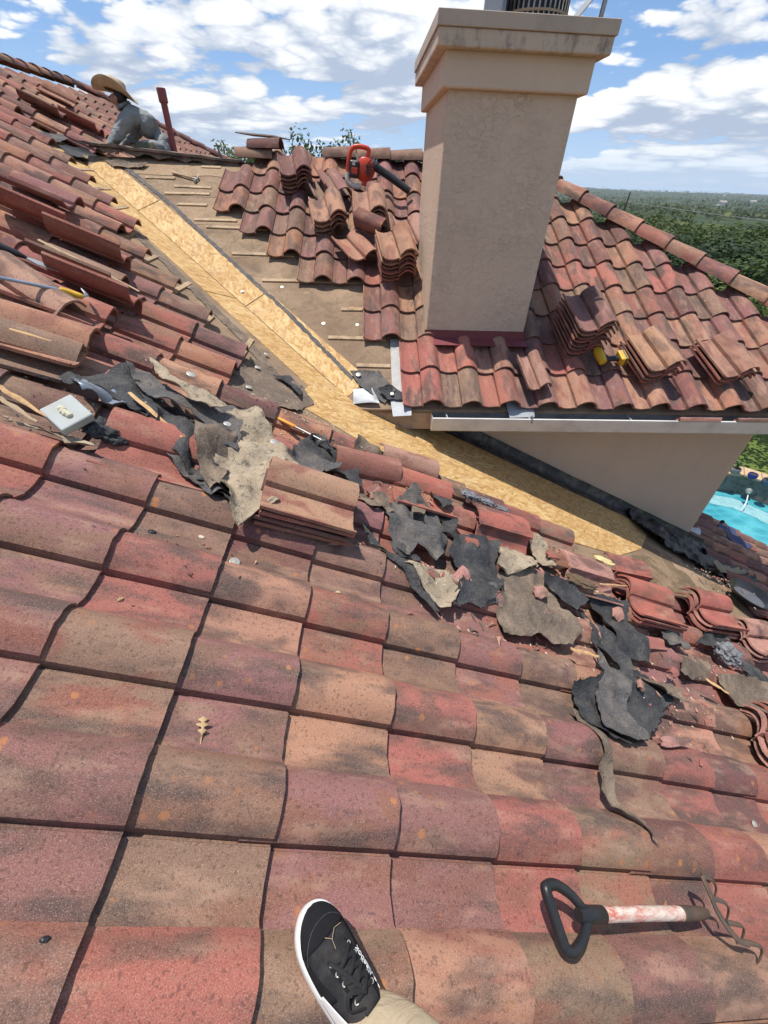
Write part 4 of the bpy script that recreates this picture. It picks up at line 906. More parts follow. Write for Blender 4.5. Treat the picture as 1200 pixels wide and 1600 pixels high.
mb = MB(); mb.lathe([(.10, 0.01), (.16, .012), (.215, .06), (.235, .075), (.240, .070), (.22, .05), (.165, .0), (.10, .0)], 28, S3(1.25, .85, 1)); mb.build('rim', simple('black_plastic', (.012, .012, .014), .28, var=.2), o, None, 50)
mb = MB(); mb.lathe([(.0, .012), (.10, .013), (.158, .016)], 28, S3(1.25, .85, 1)); mb.build('sheen_liner', simple('dull_liner', (.10, .10, .11), .35), o, None, 50)
tag(o, 'shallow black plastic tray lying by the lower roof', 'tray')

# dirt, chips and crumbs too small to count
cr = random.Random(77)
def crumbs(name, M, zones, mt, label, smin, smax, zf):
    mb = MB()
    for (s0, y0, rs, ry_, n) in zones:
        for i in range(n):
            a = cr.gauss(0, .5) * rs; b_ = cr.gauss(0, .5) * ry_; s, y = s0 + a, y0 + b_
            k = cr.uniform(smin, smax); m = T(s, y, zf(s, y) + k * .3) @ RZ(cr.uniform(0, 6.3)) @ RX(cr.uniform(-.4, .4))
            mb.add([m @ Vector(p) for p in ((k*1.6, 0, 0), (-k*1.4, k*.5, 0), (-k, -k*.6, 0), (0, 0, k*.5))], [(0, 1, 3), (1, 2, 3), (2, 0, 3), (0, 2, 1)])
    return tag(mb.build(name, mt, None, M), label, 'debris', kind='stuff')
zt_ = lambda s, y: top_z(s, y) + .002
P = [(1.554, 1.831), (1.667, 1.459), (1.631, 1.048), (2.386, 1.468), (2.752, 1.368), (4.022, 2.775), (0.206, 2.043), (0.456, 1.411), (0.966, 1.334), (-0.639, 2.315), (-1.092, 1.883), (4.415, 2.744), (6.22, 3.983), (-1.25, 1.734), (-0.324, 2.425), (1.941, 1.112), (1.942, 1.692)]
crumbs('crumb_litter', MA, [(p[0], p[1], .45, .30, 45) for p in P], MORTAR, 'pale mortar crumbs and wood chips scattered over the tiles', .003, .010, zt_)
crumbs('dirt_litter', MA, [(p[0], p[1], .5, .35, 60) for p in P] + [(-.4, 1.55, .5, .3, 40), (-.75, 1.2, .3, .3, 25)], simple('dark_dirt', (.07, .05, .038), .95), 'dark dirt grains scattered over the tiles', .002, .007, zt_)
RUB = (P[0], P[1], P[2], P[3], P[6], P[7], P[8], P[5])
for kk, cc in enumerate(((.30, .11, .085), (.40, .22, .17), (.12, .085, .065))):
    crumbs('rubble_litter', MA, [(p[0], p[1], .40, .28, 16) for p in RUB], simple('broken_tile', cc, .9, var=.3, scale=40, bump=.6), ('red', 'pink', 'brown')[kk] + ' broken tile chips scattered among the felt scraps', .006, .022, zt_)
PD = [(-6.439, -1.891), (-5.653, -1.43), (-4.792, -0.89), (-4.223, -0.272), (-3.997, -0.043), (-4.457, -0.569), (-6.672, -2.214)]
crumbs('chip_litter', MBF, [(p[0], p[1], .5, .4, 30) for p in PD], MORTAR, 'pale chips scattered over the stripped felt', .003, .011, lambda s, y: DECK + .002)
PE = [(-2.922, 6.03), (-1.634, 4.154), (-0.764, 3.173), (-0.832, 2.612), (-0.628, 2.948), (-2.145, 4.674)]
crumbs('chip_litter', MA, [(p[0], p[1], .4, .3, 25) for p in PE], MORTAR, 'pale chips scattered along the left side of the valley', .003, .010, lambda s, y: DECK + .002)

# tin caps (felt nails with round heads)
def tin_cap(M, s, v, z, r, label, tilt=0.0):
    mb = MB(); mb.lathe([(.0, .0), (r * .9, .0), (r, .0015), (r * .9, .003), (r * .25, .002), (.0, .0045)], 16)
    return tag(mb.build('tin_cap', SILVER, None, M @ T(s, v, z) @ RX(tilt), 40), label, 'tin cap')
for M, (s, v), z, r, lab in (
    (MA, [(-0.543, 1.17)][0], None, .021, 'shiny tin cap on a dark tile below the felt heap'),
    (MA, [(-1.013, 1.966)][0], .235, .022, 'oval tin cap on the tan papery strip'), (MA, [(-0.779, 1.785)][0], .165, .018, 'tin cap near the tip of the grey felt tongue'),
    (MA, [(-0.633, 2.084)][0], .03, .018, 'tin cap stuck in the upper edge of the mouldy felt'), (MA, [(-0.553, 1.835)][0], .14, .022, 'tin cap sunk into the mouldy tan felt'),
    (MA, [(-0.81, 2.655)][0], DECK + .036, .020, 'tin cap on the peeling felt left of the valley, lower of three'), (MA, [(-0.822, 3.007)][0], DECK + .036, .020, 'tin cap on the peeling felt left of the valley, middle of three'),
    (MA, [(-0.816, 3.325)][0], DECK + .030, .018, 'tin cap beside the strand board, upper of three'),
    (MBF, [(-3.782, -0.041)][0], DECK + .05, .022, 'tin cap on the dark felt corner by the eave'), (MBF, [(-5.931, -1.679)][0], DECK + .006, .018, 'tin cap on the stripped felt near the leftmost tiles'),
    (MBF, [(-4.436, -0.365)][0], DECK + .006, .020, 'tin cap on the stripped felt left of the first eave tiles'), (MBF, [(-4.429, -0.057)][0], DECK + .006, .018, 'tin cap on the stripped felt close to the red tile edge'),
    (MBF, [(-4.92, -0.78)][0], DECK + .006, .018, 'tin cap below the long batten on the stripped felt'), (MBF, [(-4.823, -1.141)][0], DECK + .02, .016, 'tin cap on the strand board edge in mid valley'),
    (MBF, [(-6.676, -2.407)][0], DECK + .006, .022, 'tin cap near the worker end of the stripped felt'),
    (MBF, [(-3.565, 0.234)][0], DECK + .065, .016, 'tin cap beside the curled black felt tip')):
    tin_cap(M, s, v, (top_z(s, v) + .004) if z is None else z, r, lab)

# splinters and sticks
def stick(M, p, q, r, mt, label, name='wood_splinter', cat='wood', z0=.06, z1=.06, taper=.5):
    a = Vector((p[0], p[1], z0)); b_ = Vector((q[0], q[1], z1)); mb = MB(); pts = []; rads = []
    for i in range(7):
        t = i / 6; c = a.lerp(b_, t); c += Vector((nz(t * 3, p[0]) * r, nz(t * 4, p[1], 2) * r, 0)); pts.append(c); rads.append(r * (taper + (1 - taper) * sin(pi * min(1, t * 1.1 + .12)) + .15 * nz(t * 9, r * 99)))
    mb.tube(pts, rads, 6, flat=(1, .45)); return tag(mb.build(name, mt, None, M), label, cat)
def st(M, pq, *a, **k): return stick(M, pq[0], pq[1], *a, **k)
st(MA, [(-1.532, 1.526), (-1.353, 1.485)], .013, WOOD_NEW, 'long pale splintered lath at the left edge, upper one', z0=.11, z1=.09)
st(MA, [(-1.511, 1.49), (-1.365, 1.448)], .012, WOOD, 'long weathered lath at the left edge, lower one', z0=.09, z1=.08)
st(MA, [(-1.2, 1.796), (-0.916, 1.623)], .013, WOOD_NEW, 'pale split lath sticking out of the felt heap', z0=.12, z1=.12)
st(MA, [(-1.135, 1.804), (-0.989, 1.68)], .009, WOOD, 'thin brown lath inside the felt heap', z0=.10, z1=.10)
st(MA, [(1.118, 1.146), (1.323, 1.161)], .013, WOOD_NEW, 'short orange split stick left of the grey-brown felt strip', z0=.075, z1=.07)
st(MA, [(2.23, 1.218), (2.371, 1.167)], .014, WOOD_NEW, 'pale stick with a dark end beside the wavy pink stack', z0=.09, z1=.09)
st(MA, [(1.664, 1.755), (1.976, 1.844)], .008, WOOD_NEW, 'small pale splinter in front of the overturned tile', z0=.10, z1=.11)
st(MA, [(-1.695, 1.871), (-1.562, 1.91)], .009, WOOD_NEW, 'pale splinter on the brown tile at the left edge', z0=.15, z1=.15)
st(MA, [(-2.156, 2.933), (-1.584, 2.869)], .016, WOOD, 'long dusty lath lying over the tipped tiles on the left', z0=.15, z1=.15)
st(MBF, [(-4.649, -0.136), (-4.62, 0.013)], .010, WOOD_NEW, 'short pale splinter beside the red tile edge', z0=DECK + .02, z1=DECK + .02)
# splintered dark board on the broken ridge pieces, and rotten ridge board in front of the worker
mb = MB(); mb.tube([(-1.45, 6.39, zz0 + .195), (-1.25, 6.40, zz0 + .182), (-1.03, 6.41, zz0 + .175), (-.85, 6.40, zz0 + .155)], [.012, .03, .028, .012], 6, flat=(1, .5)); tag(mb.build('splintered_board', OLD_BOARD), 'dark splintered board on top of the broken ridge tiles', 'board')
mb = MB(); mb.tube([(-1.66, 6.44, zz0 - .04), (-1.70, 6.45, zz0 + .10)], [.03, .018], 5, flat=(1, .5)); tag(mb.build('board_stub', OLD_BOARD), 'black board stub sticking up left of the broken ridge tiles', 'board')
rb = empty('ridge_board', T(-2.4, 6.46, .1))
mb = MB(); n = 22; vs = []
for i in range(n + 1):
    x = -3.22 + 1.78 * i / n; zt2 = .235 - .110 * i / n + .012 * nz(i * .8, 3); w = .012 * nz(i * .9, 8)
    vs += [(x, 6.36 + w, zt2 - .018), (x, 6.62, zt2 - .012), (x, 6.62, zt2 + .012), (x, 6.36 + w, zt2 + .006 + .01 * nz(i * .5, 1))]
mb.add(vs, [(4*i + a, 4*i + 4 + a, 4*i + 4 + (a+1) % 4, 4*i + (a+1) % 4) for i in range(n) for a in range(4)] + [(0, 1, 2, 3), (4*n + 3, 4*n + 2, 4*n + 1, 4*n)])
mb.build('plank', OLD_BOARD, rb, I4)
mb = MB(); vs = []
for i in range(n + 1):
    x = -3.12 + 1.66 * i / n; zt2 = .205 - .105 * i / n; wv = .020 * sin(i * 1.7) + .012 * nz(i * .9, 4)
    vs += [(x, 6.40, zt2 + .01), (x, 6.37, zt2 - .03 + wv), (x, 6.375, zt2 - .034 + wv), (x, 6.41, zt2)]
mb.add(vs, [(4*i + a, 4*i + 4 + a, 4*i + 4 + (a+1) % 4, 4*i + (a+1) % 4) for i in range(n) for a in range(4)])
mb.build('mortar_edge', OLD_BOARD, rb, I4)
mb = MB(); mb.box(-3.05, -1.5, 6.43, 6.46, .0, .12, T(0, 0, .0)); mb.build('brace', WOOD, rb, Matrix(((1,0,0,0),(0,1,0,0),(-.05,0,1,-.09),(0,0,0,1))))
tag(rb, 'rotten grey ridge board propped along the ridge in front of the worker', 'board')

# ------------------------------------------------------------------ tools
RUBBER = simple('black_rubber', (.016, .016, .018), .38, var=.25, scale=20, dark=(.05, .047, .045), dscale=9, damt=.35)
YELLOW = simple('yellow_plastic', (.62, .36, .02), .42, var=.10, scale=8, dark=(.32, .20, .04), dscale=7, damt=.4)
ORANGE_GRIP = simple('orange_yellow_grip', (.62, .27, .03), .5, var=.12, dark=(.30, .13, .03), damt=.4)
def worn_paint():
    m, nt, b = mat('worn_red_paint'); g = G(nt); co = g.obj()
    f = g.rng(g.noise(g.mapv(co, scl=(1, 3, 3)), 26, 6, .7), .42, .56)
    edge = g.rng(g.noise(co, 5, 3), .42, .60, 0, .6)
    c = g.mix(f, (.52, .10, .06), (.66, .56, .47))
    c = g.mix(edge, c, (.60, .51, .43))
    g.l(c, b.inputs['Base Color']); b.inputs['Roughness'].default_value = .6
    g.l(g.bump(f, .4, .002), b.inputs['Normal'])
    return m
def arc(pts, n=6):
    """smooth a polyline (Catmull-Rom)"""
    P = [Vector(p) for p in pts]; out = []
    for i in range(len(P) - 1):
        a = P[max(i-1, 0)]; b = P[i]; c = P[i+1]; d = P[min(i+2, len(P)-1)]
        for k in range(n):
            t = k / n; out.append(.5 * ((2*b) + (c-a)*t + (2*a - 5*b + 4*c - d)*t*t + (3*b - a - 3*c + d)*t*t*t))
    out.append(P[-1]); return out
# short fork with a D handle
j0 = [(0.653, 0.172)][0]; j1 = [(1.108, 0.188)][0]; j2 = [(1.241, 0.192)][0]
dx = Vector((j1[0] - j0[0], j1[1] - j0[1])).normalized(); ang = atan2(dx.y, dx.x)
Lsh = (Vector(j1) - Vector(j0)).length; Lso = (Vector(j2) - Vector(j1)).length
FM = MA @ T(j0[0], j0[1], .085) @ RZ(ang) @ RY(.05)
fork = empty('garden_fork', FM)
tag(fork, 'short garden fork with black D handle and worn red-white shaft', 'garden fork')
loop = arc([Vector(p) * .74 for p in [(.0, .012, 0), (-.05, .055, .004), (-.125, .083, .012), (-.178, .078, .014), (-.188, .062, .012), (-.170, .0, .0), (-.150, -.065, -.012), (-.138, -.085, -.016), (-.105, -.092, -.014), (-.045, -.060, -.006), (.0, -.014, 0)]], 5)
mb = MB(); mb.tube(loop, [.0125 + .0025 * sin(pi * i / (len(loop) - 1)) for i in range(len(loop))], 12, flat=(1, 1.05)); mb.tube([(-.03, 0, 0), (.0, 0, 0), (.02, 0, 0), (.07, 0, 0), (.075, 0, 0)], [.016, .0235, .022, .0215, .018], 14)
mb.build('handle', RUBBER, fork, FM, 60)
mb = MB(); mb.tube([(.06, 0, 0), (Lsh * .5, .001, 0), (Lsh, 0, 0)], .0185, 16); mb.build('shaft', worn_paint(), fork, FM, 40)
mb = MB(); mb.tube([(Lsh - .012, 0, 0), (Lsh, 0, 0), (Lsh + Lso * .6, 0, 0), (Lsh + Lso, 0, -.002)], [.0205, .0205, .019, .015], 14); mb.build('socket', RUST, fork, FM, 40)
FI = (MA @ T(j0[0], j0[1], .085) @ RZ(ang) @ RY(.05)).inverted() @ MA
HB = ((1, ([(1.204, 0.275), (1.214, 0.245), (1.226, 0.217), (1.238, 0.191), (1.251, 0.165), (1.267, 0.144), (1.285, 0.125), (1.319, 0.117)]), (.125, .118, .108, .098, .094, .092, .092, .095)),
      (0, ([(1.204, 0.275), (1.234, 0.268), (1.259, 0.259), (1.277, 0.244), (1.283, 0.223)]), (.125, .128, .122, .105, .075)), (0, ([(1.224, 0.221), (1.255, 0.216), (1.288, 0.209), (1.312, 0.197), (1.326, 0.179)]), (.108, .112, .108, .092, .062)),
      (0, ([(1.266, 0.167), (1.297, 0.162), (1.329, 0.158), (1.35, 0.149), (1.355, 0.13)]), (.094, .100, .098, .085, .058)), (0, ([(1.307, 0.121), (1.342, 0.117), (1.371, 0.11), (1.382, 0.097), (1.383, 0.079)]), (.094, .102, .100, .085, .058)))
for bar_, pts, zs in HB:
    P_ = arc([FI @ Vector((p[0], p[1], z)) for p, z in zip(pts, zs)], 4)
    mb = MB(); mb.tube(P_, [(.0080 if bar_ else .0075 * (1 - .6 * i / len(P_))) for i in range(len(P_))], 10, flat=(1.15, .75)); mb.build('head_bar' if bar_ else 'tine', RUST, fork, FM, 50)

def hammer(M, p, q, label, grip_mt, grip=.5, z0=.06, z1=.06, head=True):
    a = Vector((p[0], p[1], z0)); b_ = Vector((q[0], q[1], z1)); d = b_ - a; L = d.length
    m = M @ T(*a) @ d.to_track_quat('X', 'Z').to_matrix().to_4x4()
    h = empty('hammer', m)
    mb = MB(); mb.tube([(0, 0, 0), (.01, 0, 0), (L * grip * .5, 0, 0), (L * grip, 0, 0), (L * grip + .005, 0, 0)], [.011, .0155, .0135, .0150, .010], 10, flat=(1, .75)); mb.build('grip', grip_mt, h, m, 50)
    mb = MB(); mb.tube([(L * grip, 0, 0), (L, 0, 0)], .0075, 8); mb.build('shank', STEEL, h, m, 50)
    if head:
        mb = MB(); mb.tube([(L, -.055, 0), (L, -.035, 0), (L, -.03, 0), (L, .0, 0), (L + .0, .02, 0)], [.014, .014, .010, .012, .011], 10)
        for sg in (-1, 1): mb.tube(arc([(L, .015, sg * .006), (L - .01, .045, sg * .010), (L - .04, .07, sg * .014)], 4), [.009, .008, .007, .006, .005, .004, .003, .003, .002], 6)
        mb.build('head', STEEL, h, m, 50)
    return tag(h, label, 'hammer')
h_ = [(-0.654, 2.386), (-0.296, 2.151)]
hammer(MA, h_[0], h_[1], 'hammer with an orange-yellow handle stuck under the black felt', ORANGE_GRIP, .52, DECK + .06, .075)
h_ = [(-6.8, -2.172), (-6.677, -1.873)]
hammer(MBF, h_[0], h_[1], 'wooden hammer lying on the stripped felt near the worker', WOOD, .8, DECK + .03, DECK + .03)
# pry bar
h_ = [(-1.99, 2.194), (-1.761, 2.382)]; a = Vector((h_[0][0], h_[0][1], .17)); b_ = Vector((h_[1][0], h_[1][1], .17)); d = b_ - a; L = d.length
PM = MA @ T(*a) @ d.to_track_quat('X', 'Z').to_matrix().to_4x4(); bar = empty('pry_bar', PM)
mb = MB(); mb.tube([(0, 0, 0), (L, 0, 0)], .0085, 8); mb.build('bar', simple('blue_grey_bar', (.30, .36, .44), .35, .5), bar, PM, 50)
mb = MB(); mb.tube(arc([(L - .01, 0, 0), (L + .03, -.004, 0), (L + .07, -.022, 0), (L + .085, -.026, 0)], 4), [.012, .014, .0145, .0145, .0145, .0145, .014, .014, .014, .013, .012, .009, .008], 10); mb.build('grip', YELLOW, bar, PM, 50)
mb = MB(); mb.tube(arc([(L + .08, -.022, 0), (L + .105, .0, .004), (L + .095, .055, .01)], 4), [.010, .010, .009, .009, .008, .007, .006, .004, .002], 6, flat=(1.2, .5)); mb.build('hook', STEEL, bar, PM, 50)
tag(bar, 'blue-grey pry bar with yellow grip and black hook at the left edge', 'pry bar')
h_ = [(-2.16, 2.615), (-2.057, 2.646)]; a = Vector((h_[0][0], h_[0][1], .15)); b_ = Vector((h_[1][0], h_[1][1], .14)); d = b_ - a; L = d.length
PM = MA @ T(*a) @ d.to_track_quat('X', 'Z').to_matrix().to_4x4(); tr = empty('trowel', PM)
mb = MB(); mb.tube([(-.05, 0, 0), (0, 0, 0), (L * .6, 0, 0), (L, 0, 0)], [.016, .02, .017, .008], 10); mb.build('handle', RUBBER, tr, PM, 50)
mb = MB(); mb.prism([(L, -.012), (L + .05, -.028), (L + .15, .0), (L + .05, .028), (L, .012)], -.002, .002); mb.build('blade', GALV, tr, PM)
tag(tr, 'black-handled trowel above the pry bar at the left edge', 'trowel')

# cordless drill on the cross roof
DM = MBF @ T(-3.89, 2.012, .10) @ RZ(.12) @ RX(.15) @ S3(1.25, 1.25, 1.25)
drill = empty('cordless_drill', DM)
mb = MB(); mb.tube([(.045, 0, 0), (.04, 0, 0), (.0, 0, 0), (-.05, 0, 0), (-.075, 0, 0), (-.09, 0, 0)], [.015, .026, .031, .031, .028, .022], 14); bevel(mb.build('body', YELLOW, drill, DM, 50), .002)
mb = MB(); mb.tube([(-.088, 0, 0), (-.10, 0, 0), (-.125, 0, 0), (-.135, 0, 0)], [.020, .022, .018, .008], 12); mb.tube([(-.13, 0, 0), (-.20, 0, 0)], .004, 6); mb.build('chuck', STEEL, drill, DM, 40)
mb = MB(); mb.tube(arc([(.015, .02, 0), (.022, .06, 0), (.030, .105, 0)], 4), [.021, .020, .019, .019, .019, .019, .020, .021, .022], 12, flat=(1, .85)); mb.build('grip', RUBBER, drill, DM, 50)
mb = MB(); mb.box(-.012, .075, .105, .150, -.032, .032); bevel(mb.build('battery', YELLOW, drill, DM), .007, 3)
mb = MB(); mb.box(-.014, .077, .130, .142, -.034, .034); bevel(mb.build('battery_band', RUBBER, drill, DM), .004)
mb = MB(); mb.box(-.012, -.002, .035, .052, -.006, .006); bevel(mb.build('trigger', RUBBER, drill, DM), .003)
tag(drill, 'yellow and black cordless drill leaning against the tall tile stack', 'drill')

# leaf blower on the tile stack
RED_PL = simple('orange_red_plastic', (.58, .06, .025), .35, var=.12, scale=6, dark=(.30, .03, .02), damt=.3)
DARK_PL = simple('dark_grey_plastic', (.025, .026, .028), .4, var=.3)
WHITE_PL = simple('milky_tank', (.58, .54, .46), .4, var=.1)
BM = T(-.03, 5.72, .10) @ RZ(-.08) @ RY(.08) @ S3(.88, .88, .88)
blow = empty('leaf_blower', BM)
tag(blow, 'orange-red petrol leaf blower with black tube lying against the chimney', 'leaf blower')
def blob(mb, c, r, sc=(1, 1, 1), n=12, mi=0):
    c = Vector(c); vs = []; fs = []
    for i in range(n // 2 + 1):
        th = pi * i / (n // 2)
        for j in range(n):
            ph = 2 * pi * j / n; vs.append(c + Vector((r * sc[0] * sin(th) * cos(ph), r * sc[1] * sin(th) * sin(ph), r * sc[2] * cos(th))))
    for i in range(n // 2):
        for j in range(n): fs.append((i*n + j, (i+1)*n + j, (i+1)*n + (j+1) % n, i*n + (j+1) % n))
    mb.add(vs, fs, mi)
mb = MB(); mb.lathe([(.02, -.075), (.105, -.07), (.125, -.03), (.125, .03), (.105, .06), (.03, .07)], 24, T(.05, .02, -.01) @ RX(pi / 2)); mb.build('fan_housing', RED_PL, blow, BM, 50)
for k in range(7):
    a = -.9 + k * .3; mb = MB(); mb.box(.03, .11, -.004, .004, -.006, .006, T(.05, -.062, -.01) @ RY(a)); mb.build('intake_rib', DARK_PL, blow, BM)
mb = MB(); mb.box(-.13, -.01, -.07, .08, -.11, .06); bevel(mb.build('engine_cover', DARK_PL, blow, BM), .025, 3)
mb = MB(); mb.box(-.10, -.03, -.082, -.068, -.07, -.01); bevel(mb.build('grille', RED_PL, blow, BM), .006, 2)
mb = MB(); mb.box(-.095, -.06, -.085, -.079, .01, .045); mb.build('switch_plate', WHITE_PL, blow, BM)
mb = MB(); mb.tube(arc([(-.155, 0, -.08), (-.150, 0, .03), (-.125, 0, .145), (-.06, 0, .185), (.05, 0, .185), (.085, 0, .165), (.065, 0, .10), (.03, 0, .06)], 5), .021, 10, flat=(1, 1.2)); mb.build('handle', RED_PL, blow, BM, 50)
mb = MB(); mb.tube(arc([(-.155, -.01, -.06), (-.14, -.02, -.15), (-.07, -.02, -.185), (.02, -.02, -.18)], 5), .032, 10); mb.build('fuel_tank', WHITE_PL, blow, BM, 50)
mb = MB(); mb.tube([(-.13, 0, -.20), (-.14, 0, -.15)], .03, 10); mb.build('foot', RED_PL, blow, BM, 50)
mb = MB(); mb.tube([(.05, 0, -.17), (.06, 0, -.12)], .03, 10); mb.build('foot', RED_PL, blow, BM, 50)
mb = MB(); mb.tube([(.10, .03, .045), (.16, .02, .03), (.17, .02, .028), (.36, .0, -.045), (.62, -.03, -.16)], [.05, .052, .043, .042, .038], 16); mb.build('blower_tube', DARK_PL, blow, BM, 40)
mb = MB(); mb.tube([(.155, .02, .032), (.185, .018, .022)], .056, 16); mb.build('tube_collar', DARK_PL, blow, BM, 40)
mb = MB(); mb.add([(-.05, -.03, .06), (-.015, -.03, .06), (.0, -.03, .0), (-.07, -.03, .14)], [(0, 1, 2), (0, 1, 3)]); mb.build('label_flash', WHITE_PL, blow, BM)

# ------------------------------------------------------------------ people
SKIN = simple('tanned_skin', (.36, .185, .115), .55, var=.12)
SHIRT = None
def cloth(name, col, fold=12.0, weave=True, amt=.6):
    m, nt, b = mat(name); g = G(nt); co = g.obj()
    c = g.mix(g.noise(co, 6, 4), tuple(x * .82 for x in col), tuple(x * 1.12 for x in col))
    g.l(c, b.inputs['Base Color']); b.inputs['Roughness'].default_value = .9; b.inputs['Specular IOR Level'].default_value = .15
    h = g.noise(g.mapv(co, rot=(.4, .8, .2), scl=(1, 1, 2.5)), fold, 4, .55, 1.2)
    if weave: h = g.math('ADD', h, g.math('MULTIPLY', g.noise(co, 400, 2), .05))
    g.l(g.bump(h, amt, .02), b.inputs['Normal']); return m
def skin_body(name, joints, edges, root, mats, pick, m, parent=None, sub=2, wrinkle=0.0):
    """a continuous figure grown from a skeleton: joints {name: (pos, radius)}"""
    names = list(joints); me = bpy.data.meshes.new(name)
    me.from_pydata([joints[k][0] for k in names], [(names.index(a), names.index(b)) for a, b in edges], [])
    o = bpy.data.objects.new(name, me); COL.objects.link(o)
    o.modifiers.new('skin', 'SKIN'); sv = me.skin_vertices[0].data
    for i, k in enumerate(names):
        r = joints[k][1]; sv[i].radius = r if isinstance(r, tuple) else (r, r); sv[i].use_root = (k == root)
    o.modifiers['skin'].use_smooth_shade = True; o.modifiers['skin'].branch_smoothing = .6
    s_ = o.modifiers.new('sub', 'SUBSURF'); s_.levels = sub; s_.render_levels = sub
    dg = bpy.context.evaluated_depsgraph_get(); ev = o.evaluated_get(dg)
    out = bpy.data.meshes.new_from_object(ev, depsgraph=dg)
    bpy.data.objects.remove(o, do_unlink=True)
    if wrinkle:
        for v in out.vertices:
            c = v.co; d = wrinkle * (abs(noise.noise(Vector((c.x * 9 + c.z * 7, c.y * 6, c.z * 11)))) * 2 - .6 + .5 * noise.noise(Vector((c.x * 26, c.y * 22, c.z * 30))))
            if c.x > -.30 and c.z < .62: v.co = c + v.normal * d
    out.name = name; out.materials.clear()
    for mt in mats: out.materials.append(mt)
    for p in out.polygons: p.material_index = pick(p.center); p.use_smooth = True
    return link(name, out, m, parent)
WORK = T(-2.62, 6.85, -.075)                     # squatting behind the ridge
worker = empty('person', WORK)
tag(worker, 'worker in straw hat and grey long-sleeved shirt crouching at the ridge', 'person')
J = {'pelvis': ((.20, .0, .36), .175), 'waist': ((.12, -.01, .45), .165), 'chest': ((.0, -.03, .52), .175), 'upper': ((-.07, -.05, .575), .125),
     'neck': ((-.145, -.07, .645), .055), 'skull': ((-.195, -.085, .715), (.075, .085)), 'crown': ((-.20, -.085, .77), .070), 'nose': ((-.282, -.10, .69), .014), 'jaw': ((-.235, -.095, .65), (.042, .045)),
     'shl': ((-.09, -.20, .545), .095), 'ell': ((-.20, -.29, .40), .072), 'wrl': ((-.30, -.36, .295), .050), 'hnl': ((-.335, -.38, .265), .036),
     'shr': ((-.09, .12, .55), .095), 'elr': ((-.22, .16, .41), .072), 'wrr': ((-.34, .06, .30), .050), 'hnr': ((-.375, .03, .27), .036),
     'hpl': ((.20, -.12, .28), .125), 'knl': ((-.10, -.22, .27), .092), 'anl': ((.10, -.20, .02), .058), 'tol': ((-.05, -.22, -.03), .045),
     'hpr': ((.20, .12, .28), .125), 'knr': ((-.10, .20, .27), .092), 'anr': ((.12, .20, -.08), .058), 'tor': ((-.03, .22, -.13), .045)}
EJ = [('pelvis','waist'),('waist','chest'),('chest','upper'),('upper','neck'),('neck','skull'),('skull','crown'),('skull','nose'),('skull','jaw'),('upper','shl'),('shl','ell'),('ell','wrl'),('wrl','hnl'),('upper','shr'),('shr','elr'),('elr','wrr'),('wrr','hnr'),
      ('pelvis','hpl'),('hpl','knl'),('knl','anl'),('anl','tol'),('pelvis','hpr'),('hpr','knr'),('knr','anr'),('anr','tor')]
for sfx, sy in (('l', -1), ('r', 1)):           # fingers
    hx, hy, hz_ = J['hn' + sfx][0]
    for f in range(4):
        J[f'f{f}{sfx}'] = ((hx - .035, hy + (f - 1.5) * .021, hz_ - .018), .011); J[f'g{f}{sfx}'] = ((hx - .065 + .006 * abs(f - 1.5), hy + (f - 1.5) * .022, hz_ - .045), .009)
        EJ += [('hn' + sfx, f'f{f}{sfx}'), (f'f{f}{sfx}', f'g{f}{sfx}')]
    J['t' + sfx] = ((hx - .01, hy - sy * .045, hz_ - .025), .011); EJ.append(('hn' + sfx, 't' + sfx))
def wpick(c):
    if c.z > .625 and c.x < -.11: return 0
    if c.x < -.315 and c.z < .32: return 0
    if c.z < .335 and c.x > -.25 and not (c.x > .16 and c.z > .27): return 2
    return 1
body = skin_body('body', J, EJ, 'pelvis', [SKIN, cloth('grey_shirt', (.235, .248, .24), 7, True, 1.0), cloth('olive_trousers', (.12, .115, .075), 12)], wpick, WORK, worker, 3, .014)
mb = MB(); mb.tube(arc([(-.125, -.135, .655), (-.18, -.14, .635), (-.205, -.08, .62), (-.17, -.01, .635), (-.11, -.01, .665), (-.095, -.07, .68), (-.125, -.135, .655)], 4), .020, 8); mb.build('collar', cloth('grey_collar', (.22, .235, .24)), worker, WORK, 60)
mb = MB(); blob(mb, (-.18, -.168, .70), .024, (.7, .35, 1.1)); mb.build('ear', SKIN, worker, WORK, 60)
mb = MB(); blob(mb, (-.155, -.085, .725), .082, (.75, 1.02, .95)); mb.build('hair', simple('dark_hair', (.02, .016, .014), .6), worker, WORK, 60)
for sy in (-1, 1):
    mb = MB(); blob(mb, (-.266, -.092 + sy * .030, .715), .010); mb.build('eye', simple('dark_eye', (.02, .014, .012), .3), worker, WORK, 60)
STRAW = simple('straw', (.47, .365, .25), .75, var=.25, scale=30, bump=.7, bscale=130, dark=(.24, .13, .06), dscale=9, damt=.4)
HM = WORK @ T(-.20, -.085, .765) @ RY(.24) @ RX(-.22) @ S3(1.16, 1.16, 1.16)
hat = empty('straw_hat', HM, worker)
mb = MB(); vs = []; nr, na = 7, 36
for i in range(nr):
    r = .086 + .100 * i / (nr - 1)
    for j in range(na):
        a = 2 * pi * j / na; up = .055 * (i / (nr - 1)) ** 1.5 * (abs(sin(a)) ** 2) - .030 * (i / (nr - 1)) * abs(cos(a)) ** 3
        vs.append((r * cos(a) * 1.06, r * sin(a), up + .006 * nz(a * 2, i)))
mb.add(vs, [(i*na + j, (i+1)*na + j, (i+1)*na + (j+1) % na, i*na + (j+1) % na) for i in range(nr - 1) for j in range(na)])
o = mb.build('brim', STRAW, hat, HM, 60); o.modifiers.new('t', 'SOLIDIFY').thickness = .005
